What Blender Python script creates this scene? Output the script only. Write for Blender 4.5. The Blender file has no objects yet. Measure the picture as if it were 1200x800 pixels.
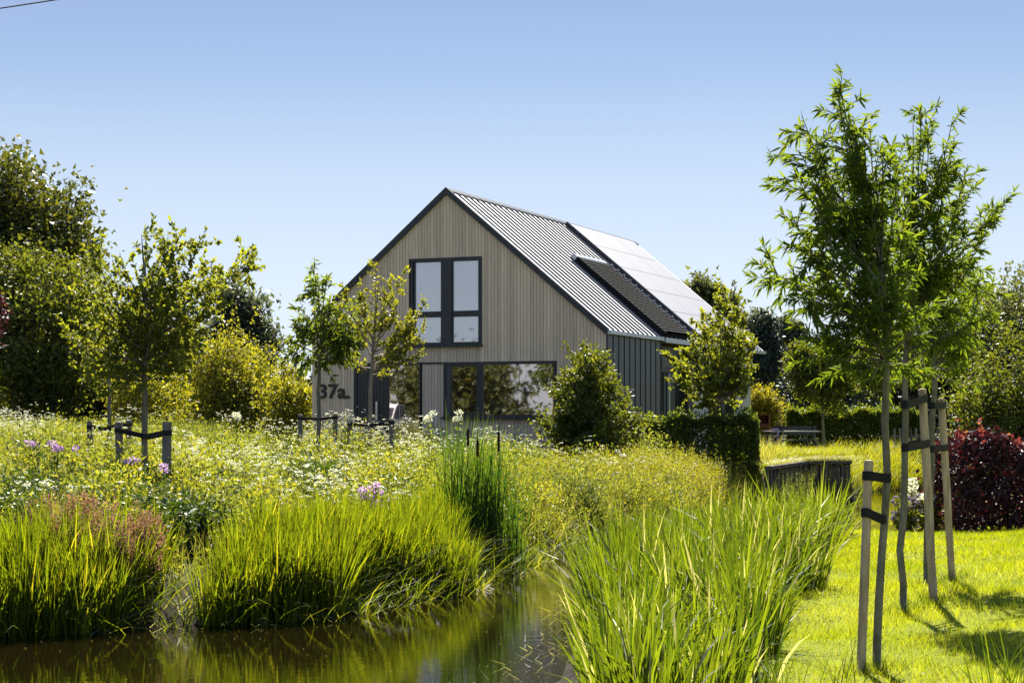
import bpy, math, random
import numpy as np
from mathutils import Vector
rng = np.random.default_rng(7)
random.seed(7)
S = bpy.context.scene
COL = S.collection

# ------------------------------------------------------------------ camera, sky, sun
EYE = 2.2            # height of the lens above the water of the ditch (z = 0)
F = 2037.0           # focal length in photo pixels (photo is 1200 wide)
HOR = 489.0          # row of the horizon
cam_d = bpy.data.cameras.new('camera'); cam = bpy.data.objects.new('camera', cam_d); COL.objects.link(cam)
cam.location = (0, 0, EYE); cam.rotation_euler = (math.radians(90), 0, 0)
cam_d.sensor_width = 36; cam_d.lens = 36*F/1200; cam_d.shift_y = (HOR-400)/1200
cam_d.clip_start = .1; cam_d.clip_end = 6000
S.camera = cam

SUN_EL, SUN_AZ = math.radians(48), math.radians(3)     # high behind the scene
W_ = bpy.data.worlds.new('World'); S.world = W_; W_.use_nodes = True
nt = W_.node_tree; nt.nodes.clear()
sky = nt.nodes.new('ShaderNodeTexSky'); sky.sky_type = 'NISHITA'; sky.sun_disc = False
sky.sun_elevation = SUN_EL; sky.sun_rotation = SUN_AZ
sky.altitude = 0; sky.air_density = 0.45; sky.dust_density = 0.2; sky.ozone_density = 4.6
bg = nt.nodes.new('ShaderNodeBackground'); bg.inputs[1].default_value = 0.05
wo = nt.nodes.new('ShaderNodeOutputWorld')
# photo white balance, a blue floor added overhead and behind as fill light, and a pale haze towards the horizon on every side
def wmix(bt, a, b_, fac=1):
    n = nt.nodes.new('ShaderNodeMix'); n.data_type = 'RGBA'; n.blend_type = bt
    for k_, v_ in ((0, fac), (6, a), (7, b_)):
        if isinstance(v_, (tuple, float, int)): n.inputs[k_].default_value = (*v_, 1) if isinstance(v_, tuple) else v_
        else: nt.links.new(v_, n.inputs[k_])
    return n.outputs[2]
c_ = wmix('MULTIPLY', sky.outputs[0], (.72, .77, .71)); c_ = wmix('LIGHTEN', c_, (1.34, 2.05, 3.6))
wtc = nt.nodes.new('ShaderNodeTexCoord'); wsx = nt.nodes.new('ShaderNodeSeparateXYZ'); nt.links.new(wtc.outputs['Generated'], wsx.inputs[0])
wr = nt.nodes.new('ShaderNodeValToRGB'); nt.links.new(wsx.outputs[2], wr.inputs[0]); wr.color_ramp.interpolation = 'B_SPLINE'
for k_, (p_, v_) in enumerate(((0, .85), (.06, .75), (.13, .56), (.20, .2), (.32, 0))):
    e_ = wr.color_ramp.elements[k_] if k_ < 2 else wr.color_ramp.elements.new(p_); e_.position = p_; e_.color = (v_, v_, v_, 1)
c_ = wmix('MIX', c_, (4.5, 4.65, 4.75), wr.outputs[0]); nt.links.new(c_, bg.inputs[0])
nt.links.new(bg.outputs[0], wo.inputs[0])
sun_d = bpy.data.lights.new('sun', 'SUN'); sun = bpy.data.objects.new('sun', sun_d); COL.objects.link(sun)
sun_d.energy = 5.0; sun_d.angle = math.radians(.53); sun_d.color = (1, .94, .84)
SD = Vector((math.sin(SUN_AZ)*math.cos(SUN_EL), math.cos(SUN_AZ)*math.cos(SUN_EL), math.sin(SUN_EL)))
sun.rotation_euler = (-SD).to_track_quat('-Z', 'Y').to_euler(); sun.location = (0, 0, 30)
S.view_settings.view_transform = 'Standard'; S.view_settings.look = 'None'
S.view_settings.exposure = 1.95; S.view_settings.gamma = 1
S.cycles.max_bounces = 12; S.cycles.diffuse_bounces = 8; S.cycles.transparent_max_bounces = 8; S.cycles.transmission_bounces = 8
S.cycles.use_denoising = True

# ------------------------------------------------------------------ helpers
def P(px, py, Y):
    return np.array([(px-600)/F*Y, Y, EYE+(HOR-py)/F*Y])

class MB:
    """collects vertices and faces; build() links them as ONE mesh object"""
    def __init__(self): self.v = []; self.f = []; self.t = []; self.n = 0; self.tag = False
    def add(self, v, f, tint=None):
        v = np.asarray(v, float).reshape(-1, 3); f = np.asarray(f, int)
        self.v.append(v); self.f.append(f+self.n)
        self.t.append(np.zeros(len(v)) if tint is None else np.broadcast_to(np.asarray(tint, float), (len(v),)))
        self.n += len(v); return self
    def box(self, x0, x1, y0, y1, z0, z1):
        v = [(x, y, z) for z in (z0, z1) for y in (y0, y1) for x in (x0, x1)]
        return self.add(v, [(0, 2, 3, 1), (4, 5, 7, 6), (0, 1, 5, 4), (1, 3, 7, 5), (3, 2, 6, 7), (2, 0, 4, 6)])
    def prism(self, poly, y0, y1):
        """poly: list of (x, z) drawn anticlockwise seen from -y; extruded along y"""
        n = len(poly)
        v = [(x, y0, z) for x, z in poly]+[(x, y1, z) for x, z in poly]
        q = [(i, (i+1) % n, n+(i+1) % n, n+i) for i in range(n)]
        self.add(v, [(b, a, d, c) for a, b, c, d in q])
        base = self.n-2*n
        for i in range(1, n-1):
            self.f.append(np.array([[base, base+i, base+i+1], [base+n, base+n+i+1, base+n+i]]))
        return self
    def tube(self, pts, rad, sides=5, cap=True):
        pts = np.asarray(pts, float); n = len(pts); rad = np.broadcast_to(np.asarray(rad, float), (n,))
        tan = np.gradient(pts, axis=0); tan /= np.linalg.norm(tan, axis=1, keepdims=True)+1e-9
        ref = np.array([1., 0, 0]) if abs(tan[0, 0]) < .7 else np.array([0, 1., 0])
        s = np.cross(tan, ref); s /= np.linalg.norm(s, axis=1, keepdims=True)+1e-9
        u = np.cross(tan, s)
        a = np.arange(sides)/sides*2*math.pi
        v = pts[:, None, :]+rad[:, None, None]*(np.cos(a)[None, :, None]*s[:, None, :]+np.sin(a)[None, :, None]*u[:, None, :])
        i, j = np.meshgrid(np.arange(n-1), np.arange(sides), indexing='ij'); j2 = (j+1) % sides
        q = np.stack([i*sides+j, i*sides+j2, (i+1)*sides+j2, (i+1)*sides+j], -1).reshape(-1, 4)
        self.add(v, q)
        if cap:
            b = self.n-n*sides
            for r in (0, n-1):
                for k in range(1, sides-1): self.f.append(np.array([[b+r*sides, b+r*sides+k, b+r*sides+k+1]]))
        return self
    def mesh(self, name, smooth=False):
        me = bpy.data.meshes.new(name)
        V = np.concatenate(self.v); groups = [np.asarray(f).reshape(-1, np.asarray(f).shape[-1]) for f in self.f]
        tot = np.concatenate([np.full(len(g), g.shape[1]) for g in groups])
        loops = np.concatenate([g.ravel() for g in groups])
        me.vertices.add(len(V)); me.vertices.foreach_set('co', V.astype(np.float32).ravel())
        me.loops.add(len(loops)); me.loops.foreach_set('vertex_index', loops.astype(np.int32))
        me.polygons.add(len(tot)); st = np.concatenate([[0], np.cumsum(tot)[:-1]])
        me.polygons.foreach_set('loop_start', st.astype(np.int32)); me.polygons.foreach_set('loop_total', tot.astype(np.int32))
        T = np.concatenate(self.t)
        if T.any():
            at = me.attributes.new('tint', 'FLOAT', 'POINT'); at.data.foreach_set('value', T.astype(np.float32))
        me.polygons.foreach_set('use_smooth', np.full(len(tot), smooth))
        me.update(calc_edges=True); return me
    def build(self, name, mat=None, parent=None, loc=None, smooth=False):
        me = self.mesh(name, smooth)
        if mat: me.materials.append(mat)
        return link(name, me, parent, loc)

def link(name, me, parent=None, loc=None):
    o = bpy.data.objects.new(name, me); COL.objects.link(o)
    if parent is not None: o.parent = parent
    if loc is not None: o.location = loc
    return o
def tag(o, label, cat, group=None):
    o['label'] = label; o['category'] = cat
    if group: o['group'] = group
    return o
def thing(name, label, cat, loc=(0, 0, 0), rz=0, group=None):
    o = bpy.data.objects.new(name, None); COL.objects.link(o); o.location = [float(c) for c in loc]; o.rotation_euler = (0, 0, rz)
    o.empty_display_size = .2
    return tag(o, label, cat, group)
def kind(o, k): o['kind'] = k; return o
def unit(a): return a/(np.linalg.norm(a, axis=-1, keepdims=True)+1e-9)

# ------------------------------------------------------------------ materials
def new_mat(name):
    m = bpy.data.materials.new(name); m.use_nodes = True
    b = m.node_tree.nodes['Principled BSDF']; return m, m.node_tree, b
def N(t, ty, **kw):
    n = t.nodes.new(ty)
    for k, v in kw.items(): setattr(n, k, v)
    return n
def ramp(t, fac, stops):
    r = N(t, 'ShaderNodeValToRGB'); e = r.color_ramp.elements
    while len(e) < len(stops): e.new(.5)
    for k, (p, c) in enumerate(stops): e[k].position = p; e[k].color = (*c, 1)
    t.links.new(fac, r.inputs[0]); return r.outputs[0]
WARM = {'lawn blade': 1.1, 'sedge blade': 1.02, 'reed blade': 1.0, 'ornamental grass': 1.15, 'meadow grass': 1.08, 'herb leaf': 1.1, 'bright shrub leaf': 1.15, 'apple leaf': 1.15, 'mid tree leaf': 1.15, 'dark tree leaf': 1.12, 'willow leaf': 1.1, 'hedge leaf': 1.1}
def leaf_mat(name, stops, trans=.45, tcol=(1.5, 1.35, .45), rough=.5, spec=.35):
    w = WARM.get(name, 1); stops = [(p_, (c_[0]*w, c_[1], c_[2])) for p_, c_ in stops]
    m, t, b = new_mat(name)
    a = N(t, 'ShaderNodeAttribute', attribute_name='tint')
    c = ramp(t, a.outputs['Fac'], stops)
    t.links.new(c, b.inputs['Base Color']); b.inputs['Roughness'].default_value = rough
    b.inputs['Specular IOR Level'].default_value = spec
    mul = N(t, 'ShaderNodeMix', data_type='RGBA', blend_type='MULTIPLY'); mul.inputs[0].default_value = 1
    t.links.new(c, mul.inputs[6]); mul.inputs[7].default_value = (*tcol, 1)
    tr = N(t, 'ShaderNodeBsdfTranslucent'); t.links.new(mul.outputs[2], tr.inputs[0])
    mx = N(t, 'ShaderNodeMixShader'); mx.inputs[0].default_value = trans
    t.links.new(b.outputs[0], mx.inputs[1]); t.links.new(tr.outputs[0], mx.inputs[2])
    t.links.new(mx.outputs[0], t.nodes['Material Output'].inputs[0]); return m
def noise_mat(name, c1, c2, scale=8, rough=.7, stretch=(1, 1, 1), bump=.2, spec=.3, metal=0, per_obj=0, lo=.35, hi=.65):
    m, t, b = new_mat(name)
    tc = N(t, 'ShaderNodeTexCoord'); mp = N(t, 'ShaderNodeMapping'); mp.inputs['Scale'].default_value = stretch
    t.links.new(tc.outputs['Object'], mp.inputs[0])
    n = N(t, 'ShaderNodeTexNoise'); n.inputs['Scale'].default_value = scale; n.inputs['Detail'].default_value = 6; n.inputs['Roughness'].default_value = .65
    t.links.new(mp.outputs[0], n.inputs['Vector'])
    c = ramp(t, n.outputs['Fac'], [(lo, c1), (hi, c2)])
    if per_obj:
        oi = N(t, 'ShaderNodeObjectInfo'); mr = N(t, 'ShaderNodeMapRange'); mr.inputs[3].default_value = 1-per_obj; mr.inputs[4].default_value = 1+per_obj
        t.links.new(oi.outputs['Random'], mr.inputs[0])
        hs = N(t, 'ShaderNodeHueSaturation'); t.links.new(c, hs.inputs['Color']); t.links.new(mr.outputs[0], hs.inputs['Value']); c = hs.outputs[0]
    t.links.new(c, b.inputs['Base Color']); b.inputs['Roughness'].default_value = rough; b.inputs['Metallic'].default_value = metal
    b.inputs['Specular IOR Level'].default_value = spec
    if bump:
        bp = N(t, 'ShaderNodeBump'); bp.inputs['Strength'].default_value = bump; bp.inputs['Distance'].default_value = .02
        t.links.new(n.outputs['Fac'], bp.inputs['Height']); t.links.new(bp.outputs[0], b.inputs['Normal'])
    return m
def glass_mat(name, base, refl, rough=.02, tint=(.9, .9, .95), bump=.03):
    """window pane seen by day: dark room behind a coated, strongly mirroring sheet"""
    m, t, b = new_mat(name); b.inputs['Base Color'].default_value = (*base, 1); b.inputs['Roughness'].default_value = .5; b.inputs['Specular IOR Level'].default_value = 0
    g = N(t, 'ShaderNodeBsdfGlossy'); g.inputs['Roughness'].default_value = rough; g.inputs['Color'].default_value = (*tint, 1)
    nz = N(t, 'ShaderNodeTexNoise'); nz.inputs['Scale'].default_value = 1.1; bp = N(t, 'ShaderNodeBump'); bp.inputs['Strength'].default_value = bump; bp.inputs['Distance'].default_value = .1
    t.links.new(nz.outputs['Fac'], bp.inputs['Height']); t.links.new(bp.outputs[0], g.inputs['Normal'])
    mx = N(t, 'ShaderNodeMixShader'); mx.inputs[0].default_value = refl
    t.links.new(b.outputs[0], mx.inputs[1]); t.links.new(g.outputs[0], mx.inputs[2]); t.links.new(mx.outputs[0], t.nodes['Material Output'].inputs[0]); return m

M = {}
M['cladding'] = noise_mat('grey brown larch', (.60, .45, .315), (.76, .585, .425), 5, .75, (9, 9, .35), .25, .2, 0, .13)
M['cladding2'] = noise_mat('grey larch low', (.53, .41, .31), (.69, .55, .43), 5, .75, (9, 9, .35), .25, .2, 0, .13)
M['backing'] = noise_mat('dark backing', (.05, .04, .035), (.07, .055, .05), 4, .9, bump=0)
M['black'] = noise_mat('anthracite aluminium', (.016, .016, .019), (.024, .024, .028), 3, .4, bump=.03, spec=.5)
M['door'] = noise_mat('dark brown door', (.045, .038, .036), (.07, .06, .055), 4, .55, (8, 8, .5), .15)
M['roof'] = noise_mat('standing seam metal', (.52, .525, .535), (.62, .625, .635), 2, .58, (1, 3, .3), .04, .5, .95, .08)
M['seam'] = noise_mat('seam metal', (.018, .018, .02), (.028, .028, .03), 2, .5, bump=.02, spec=.4)
M['matt'] = noise_mat('matt black slats', (.012, .012, .013), (.018, .018, .02), 3, .85, bump=0, spec=.05)
M['wallmetal'] = noise_mat('grey wall metal', (.06, .064, .075), (.085, .09, .10), 2, .45, (1, 3, .3), .04, .5, .2, .08)
M['lightpanel'] = noise_mat('light grey panel', (.36, .35, .36), (.46, .45, .46), 3, .7, bump=.05)
M['flash'] = noise_mat('zinc flashing', (.42, .43, .46), (.52, .53, .56), 6, .35, bump=.04, spec=.5, metal=.6)
M['solar'] = noise_mat('solar glass', (.02, .022, .035), (.03, .033, .05), 3, .5, bump=.0, spec=1)
M['solar'].node_tree.nodes['Principled BSDF'].inputs['IOR'].default_value = 2.4
M['pane_up'] = glass_mat('upper pane', (.46, .44, .47), .32, bump=0)
M['pane_low'] = glass_mat('lower pane', (.03, .022, .016), .5, .02, (.95, .85, .85))
M['pane_side'] = glass_mat('side pane', (.03, .035, .035), .35)
M['steel'] = noise_mat('steel', (.5, .5, .5), (.6, .6, .6), 5, .3, bump=0, metal=.9)
M['number'] = noise_mat('number steel', (.03, .026, .024), (.05, .042, .038), 5, .5, bump=.05)
M['stake'] = noise_mat('stake wood', (.27, .195, .125), (.50, .39, .27), 6, .85, (3, 3, .4), .5, .15)
M['oldstake'] = noise_mat('weathered post', (.11, .095, .08), (.21, .185, .155), 6, .9, (3, 3, .4), .5, .15)
M['strap'] = noise_mat('black rubber strap', (.008, .008, .008), (.015, .014, .013), 20, .8, bump=.2)
M['bark'] = noise_mat('grey green bark', (.10, .09, .062), (.22, .20, .145), 9, .9, (2, 2, .7), .6, .15)
M['barkdark'] = noise_mat('dark bark', (.03, .025, .018), (.06, .05, .036), 9, .9, (2, 2, .6), .6, .15)
M['barkpale'] = noise_mat('pale bark', (.16, .13, .095), (.30, .25, .19), 9, .9, (2, 2, .7), .5, .15)
M['soil'] = noise_mat('bank soil', (.012, .010, .006), (.035, .028, .016), 3, 1, bump=.6, spec=.1)
M['turf'] = noise_mat('meadow floor', (.020, .024, .008), (.045, .05, .014), 2.5, 1, bump=.6, spec=.1)
M['lawn'] = noise_mat('lawn floor', (.095, .115, .010), (.15, .17, .014), 2.2, 1, bump=.5, spec=.1)
M['plankold'] = noise_mat('weathered sheet pile', (.055, .046, .038), (.13, .11, .09), 5, .9, (4, 4, .4), .4, .15)
M['rust'] = noise_mat('rusty steel', (.10, .035, .016), (.19, .07, .032), 7, .85, bump=.3)
M['table'] = noise_mat('table board', (.16, .15, .14), (.24, .22, .20), 5, .7, bump=.1)
M['mauve'] = noise_mat('mauve cushion', (.22, .17, .30), (.30, .24, .38), 9, .9, bump=.2)
M['white'] = noise_mat('white car paint', (.62, .62, .63), (.68, .68, .69), 3, .25, bump=0, spec=.6)
M['cable'] = noise_mat('black cable', (.01, .01, .01), (.014, .014, .014), 3, .6, bump=0)
M['catbrown'] = noise_mat('cattail brown', (.028, .014, .008), (.05, .026, .014), 40, .95, bump=.4, spec=.05)
# foliage: stops along the per leaf tint
def G2(a, b, c=None): return [(0, a), (1, b)] if c is None else [(0, a), (.8, b), (1, c)]
M['l_willow'] = leaf_mat('willow leaf', G2((.045, .085, .016), (.09, .145, .03), (.13, .15, .03)), .56, (2.0, 1.75, .4), .65, .15)
M['l_apple'] = leaf_mat('apple leaf', G2((.06, .095, .02), (.115, .155, .03), (.16, .17, .03)), .6, (2.0, 1.75, .4))
M['l_cherry'] = leaf_mat('cherry leaf', G2((.055, .095, .022), (.11, .15, .03), (.20, .19, .03)), .56, (2.0, 1.75, .4))
M['l_pear'] = leaf_mat('yellow leaf', G2((.11, .125, .02), (.19, .19, .03), (.25, .24, .04)), .5, (1.7, 1.6, .4))
M['l_dark'] = leaf_mat('dark tree leaf', G2((.028, .044, .012), (.068, .088, .022), (.11, .12, .026)), .36, (2.2, 1.9, .45))
M['l_mid'] = leaf_mat('mid tree leaf', G2((.04, .066, .016), (.08, .115, .024), (.13, .15, .03)), .48, (2.1, 1.8, .4))
M['l_haze_grey'] = leaf_mat('hazed grey green leaf', G2((.055, .070, .045), (.10, .115, .075), (.15, .16, .10)), .4, (1.6, 1.55, .9))  # distance haze put into the leaf colour of far trees
M['l_sage'] = leaf_mat('sage leaf', G2((.060, .075, .036), (.11, .125, .055), (.16, .17, .07)), .42, (1.7, 1.6, .6))
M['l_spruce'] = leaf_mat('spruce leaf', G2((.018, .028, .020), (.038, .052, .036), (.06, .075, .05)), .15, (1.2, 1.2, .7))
M['l_yellow'] = leaf_mat('bright shrub leaf', G2((.08, .105, .018), (.16, .185, .028), (.22, .23, .04)), .55, (2.0, 1.8, .4))
M['l_gold'] = leaf_mat('golden leaf', G2((.15, .135, .018), (.28, .25, .03), (.36, .32, .05)), .5, (1.5, 1.45, .4))
M['l_hedge'] = leaf_mat('hedge leaf', G2((.042, .072, .018), (.085, .125, .026), (.15, .17, .035)), .5, (2.1, 1.85, .4))
M['l_red'] = leaf_mat('copper leaf', G2((.022, .010, .012), (.042, .014, .018), (.12, .035, .03)), .25, (2.0, .8, .7))
M['l_redtip'] = leaf_mat('red shoot leaf', G2((.14, .02, .03), (.26, .06, .06), (.34, .20, .06)), .4, (1.3, 1.1, .8))
M['l_sedge'] = leaf_mat('sedge blade', G2((.018, .042, .006), (.115, .16, .014), (.19, .20, .03)), .54, (2.1, 1.8, .3), .5, .2)
M['l_reed'] = leaf_mat('reed blade', G2((.012, .036, .006), (.115, .160, .016), (.25, .26, .30)), .5, (2.0, 1.75, .35), .5, .22)
M['l_cattail'] = leaf_mat('cattail blade', G2((.03, .075, .016), (.075, .125, .02)), .46, (1.8, 1.65, .4))
M['l_meadow'] = leaf_mat('meadow grass', G2((.10, .125, .026), (.19, .205, .06), (.32, .30, .15)), .58, (1.8, 1.65, .6), .6, .15)
M['l_herb'] = leaf_mat('herb leaf', G2((.07, .105, .022), (.14, .17, .045), (.20, .21, .08)), .55, (1.9, 1.75, .5), .6, .15)
M['l_darkherb'] = leaf_mat('dark herb leaf', G2((.025, .05, .014), (.06, .095, .022)), .35, (1.6, 1.5, .4))
M['l_golden'] = leaf_mat('ripe grass', G2((.095, .115, .03), (.18, .19, .06), (.32, .29, .14)), .52, (1.5, 1.5, .6), .6, .15)
M['l_lawn'] = leaf_mat('lawn blade', G2((.10, .155, .014), (.21, .25, .020), (.29, .30, .06)), .58, (1.9, 1.75, .3), .5, .2)
M['l_mound'] = leaf_mat('ornamental grass', G2((.12, .16, .016), (.20, .24, .022), (.28, .29, .05)), .55, (1.6, 1.5, .3), .5, .3)
M['umbel'] = leaf_mat('white umbel', G2((.46, .47, .32), (.70, .70, .58), (.80, .80, .72)), .5, (1.1, 1.1, .95), .8, .1)
M['phlox'] = leaf_mat('lilac petal', G2((.50, .33, .52), (.68, .50, .70)), .35, (1.05, .9, 1.05), .8, .1)
M['dock'] = leaf_mat('dock seed', G2((.20, .10, .06), (.36, .21, .13), (.44, .30, .20)), .3, (1.2, 1, .8), .8, .1)
M['lav'] = leaf_mat('lavender spike', G2((.16, .13, .17), (.28, .24, .28)), .3, (1, 1, 1), .8, .1)

# water: dark peaty, mirror-like, fine ripples
m, t, b = new_mat('ditch water'); M['water'] = m
b.inputs['Base Color'].default_value = (.005, .0036, .001, 1); b.inputs['Roughness'].default_value = .0; b.inputs['IOR'].default_value = 1.33; b.inputs['Specular IOR Level'].default_value = .6
tc = N(t, 'ShaderNodeTexCoord'); mp = N(t, 'ShaderNodeMapping'); mp.inputs['Scale'].default_value = (1.6, 3.4, 1); t.links.new(tc.outputs['Object'], mp.inputs[0])
n1 = N(t, 'ShaderNodeTexNoise'); n1.inputs['Scale'].default_value = 2.2; n1.inputs['Detail'].default_value = 4; t.links.new(mp.outputs[0], n1.inputs['Vector'])
bp = N(t, 'ShaderNodeBump'); bp.inputs['Strength'].default_value = .035; bp.inputs['Distance'].default_value = .05
t.links.new(n1.outputs['Fac'], bp.inputs['Height']); t.links.new(bp.outputs[0], b.inputs['Normal'])

# ------------------------------------------------------------------ terrain
FAR = np.array([(-70, 13), (-30, 15.4), (-12, 16.6), (-5.15, 17.5), (-2.14, 19), (-.66, 22.3), (.1, 26.5), (1.3, 29.7), (3, 33), (5, 38), (6.7, 43), (7.7, 45.9), (9.15, 46.2), (9.8, 49), (11, 52), (14, 55), (25, 58), (70, 62)], float)
NEAR = np.array([(-70, 6), (-10, 9), (-3, 9.5), (-.5, 11), (.3, 14.5), (1.1, 21.5), (2.1, 25.8), (3.5, 27.4), (5.2, 27.3), (6.7, 28.4), (8.5, 33), (9.9, 40), (12, 46), (14.5, 49.5), (25, 52), (70, 56)], float)
POLY = np.concatenate([FAR, NEAR[::-1]])
def pl_dist(x, y, pl):
    d = np.full(x.shape, 1e9)
    for a, b_ in zip(pl[:-1], pl[1:]):
        e = b_-a; tt = np.clip(((x-a[0])*e[0]+(y-a[1])*e[1])/(e@e), 0, 1)
        d = np.minimum(d, np.hypot(x-a[0]-tt*e[0], y-a[1]-tt*e[1]))
    return d
def inside(x, y):
    r = np.zeros(x.shape, bool); n = len(POLY)
    for i in range(n):
        (x1, y1), (x2, y2) = POLY[i], POLY[(i+1) % n]
        if y1 == y2: continue
        c = ((y1 > y) != (y2 > y)) & (x < (x2-x1)*(y-y1)/(y2-y1)+x1); r ^= c
    return r
def zone(x, y):
    x = np.asarray(x, float); y = np.asarray(y, float)
    df, dn = pl_dist(x, y, FAR), pl_dist(x, y, NEAR); ins = inside(x, y)
    return df, dn, ins, (df < dn)
def bump2(x, y): return .05*np.sin(x*1.7+.6*y)*np.sin(y*1.3-.4*x)+.03*np.sin(x*4.1+1)*np.sin(y*3.7)
def height(x, y):
    x = np.asarray(x, float); y = np.asarray(y, float)
    df, dn, ins, far = zone(x, y)
    hf = np.interp(df, [0, .5, 1.5, 4, 14, 22], [-.02, .25, .5, .72, 1.1, 1.2])
    tb = np.clip((x-1.6)/1.8, 0, 1)*np.clip((y-36)/4, 0, 1); hf = hf*(1-tb)+tb*np.interp(df, [0, .5, 1.5, 3, 14, 22], [-.02, .35, .8, 1.0, 1.15, 1.2])
    k = np.clip(np.minimum((x-5.7)/.4, (10-x)/.6), 0, 1)*(y > 40.2)*(y < 49.5)
    hf = np.maximum(hf, k*np.interp(df, [0, .12, .3], [0, .1, 1.08]))
    hn = np.interp(dn, [0, .6, 2, 3, 8, 25], [-.02, .2, .43, .55, .78, 1.05])
    h = np.where(far, hf, hn)+bump2(x, y)*np.clip(np.minimum(df, dn)/2, 0, 1)*np.where(far, 1, .7)
    h = np.where(ins, -.05-.6*np.clip(np.minimum(df, dn)/1.0, 0, 1), h)
    return h
def G(px, Y):
    X = (px-600)/F*Y; return np.array([X, Y, float(height(np.array([X]), np.array([Y]))[0])])

xs = np.concatenate([-np.geomspace(3000, 15.5, 26), np.arange(-15, 17.01, .25), np.geomspace(17.6, 3000, 26)])
ys = np.concatenate([-np.geomspace(2000, 6, 14), np.arange(-5, 8, 1.), np.arange(8, 60.01, .25), np.geomspace(61, 5000, 30)])
gx, gy = np.meshgrid(xs, ys); hz = height(gx, gy)
nx, ny = len(xs), len(ys)
mb = MB(); i, j = np.meshgrid(np.arange(ny-1), np.arange(nx-1), indexing='ij')
q = np.stack([i*nx+j, i*nx+j+1, (i+1)*nx+j+1, (i+1)*nx+j], -1).reshape(-1, 4)
mb.add(np.stack([gx, gy, hz], -1).reshape(-1, 3), q)
ground = kind(mb.build('ground', M['turf'], smooth=True), 'structure')
ground.data.materials.append(M['soil']); ground.data.materials.append(M['lawn'])
cx = (gx[:-1, :-1]+gx[1:, 1:])/2; cy = (gy[:-1, :-1]+gy[1:, 1:])/2
df, dn, ins, far = zone(cx, cy)
LAWN_X = lambda y: np.interp(y, [0, 9, 13.5, 21.6, 30], [.8, 1.15, 1.95, 4.1, 6.2])
mi = np.zeros(cx.shape, int)
mi[(ins) | (np.minimum(df, dn) < .9)] = 1
mi[(~far) & (cx <= LAWN_X(cy)+.1*np.sin(cy*5)) & (dn < 9) & (cy < 30)] = 1
mi[(~far) & (cx > LAWN_X(cy)+.1*np.sin(cy*5)) & (dn > .5) & (~ins)] = 2
mi[far & (cx > 4.2+(cy-36)*.1) & (cy > 33) & (df > .4) & (cy < 70)] = 2
ground.data.polygons.foreach_set('material_index', mi.ravel().astype(np.int32))
mb = MB(); mb.add([(x, y, 0) for x, y in [(-70, 5), (70, 5), (70, 63), (-70, 63)]], [(0, 1, 2, 3)])
water = kind(mb.build('water', M['water']), 'structure')

# ------------------------------------------------------------------ the house
CO, SI = math.cos(math.radians(23.0)), math.sin(math.radians(23.0))
RX, RY, HB = 112/F*45, 45.0, 1.2
W, L, EZ, RZ = 9.17, 15.6, 3.28, 7.13
AP = -W/2; SL = math.hypot(W/2, RZ-EZ); CR, SR = (W/2)/SL, (RZ-EZ)/SL
house = thing('house', 'barn shaped timber house with steep metal roof and 37a on its gable', 'house', (RX, RY, HB), -math.radians(23.0))
def fx(px): u = (px-600)/F; return -(RX-RY*u)/(CO+SI*u)
def fz(px, py): return EYE+(HOR-py)/F*(RY-SI*fx(px))-HB
def sy(px, x=0):
    u = (px-600)/F; X0, Y0 = RX+x*CO, RY-x*SI; return (Y0*u-X0)/(SI-CO*u)
def roofz(x): return RZ-abs(x-AP)*SR/CR
B = lambda n, mt, par, *boxes: (lambda mb: [mb.box(*b_) for b_ in boxes] and mb.build(n, mt, par))(MB())

XL = fx(366)
MB().prism([(XL, -.3), (-.03, -.3), (-.03, roofz(-.03)-.2), (AP, RZ-.2), (XL, roofz(XL)-.2)], .07, 4.4).build('wall', M['backing'], house)
MB().prism([(XL, -.3), (-.55, -.3), (-.55, roofz(-.55)-.2), (AP, RZ-.2), (XL, roofz(XL)-.2)], 4.4, L-.1).build('wall', M['backing'], house)

# openings on the gable: x0, x1, z0, z1
UW = (fx(482), fx(565.3), fz(523, 405.5), fz(523, 302))
LW = (fx(520), fx(652), fz(590, 489), fz(590, 423.5))
DR = (fx(415), fx(493), -.3, fz(455, 425))
OPEN = [UW, LW, DR]
pitch = .0935; npl = int(round(-XL/pitch)); pitch = -XL/npl
ZB = fz(455, 425)
for k in range(npl):
    x0 = -(k+1)*pitch+.0045; x1 = -k*pitch-.0045; xm = (x0+x1)/2
    top0, top1 = roofz(x0)-.08, roofz(x1)-.08
    cuts = sorted([(o[2], o[3]) for o in OPEN if x1 > o[0]+.02 and x0 < o[1]-.02])
    segs = []; z = -.3
    for a, b_ in cuts:
        if a > z+.02: segs.append((z, a-.004, False))
        z = b_+.004
    segs.append((z, None, True))
    for a, b_, last in segs:
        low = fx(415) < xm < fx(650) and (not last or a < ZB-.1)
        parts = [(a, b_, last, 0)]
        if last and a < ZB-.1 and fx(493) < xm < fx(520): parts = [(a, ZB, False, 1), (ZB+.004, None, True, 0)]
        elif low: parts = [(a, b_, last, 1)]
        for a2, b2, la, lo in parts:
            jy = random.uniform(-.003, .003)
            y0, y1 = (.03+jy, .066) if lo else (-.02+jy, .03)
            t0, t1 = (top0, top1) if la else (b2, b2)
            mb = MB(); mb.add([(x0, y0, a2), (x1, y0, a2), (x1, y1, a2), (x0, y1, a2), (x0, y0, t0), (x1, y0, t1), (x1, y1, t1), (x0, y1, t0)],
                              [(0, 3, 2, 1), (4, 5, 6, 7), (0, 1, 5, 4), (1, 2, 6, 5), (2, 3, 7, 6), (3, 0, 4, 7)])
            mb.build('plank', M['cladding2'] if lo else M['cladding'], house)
B('shade_strip', M['black'], house, (fx(493)-.002, fx(522), -.0, .029, ZB-.05, ZB-.002))  # black strip painting the shade line under the upper boards

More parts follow.
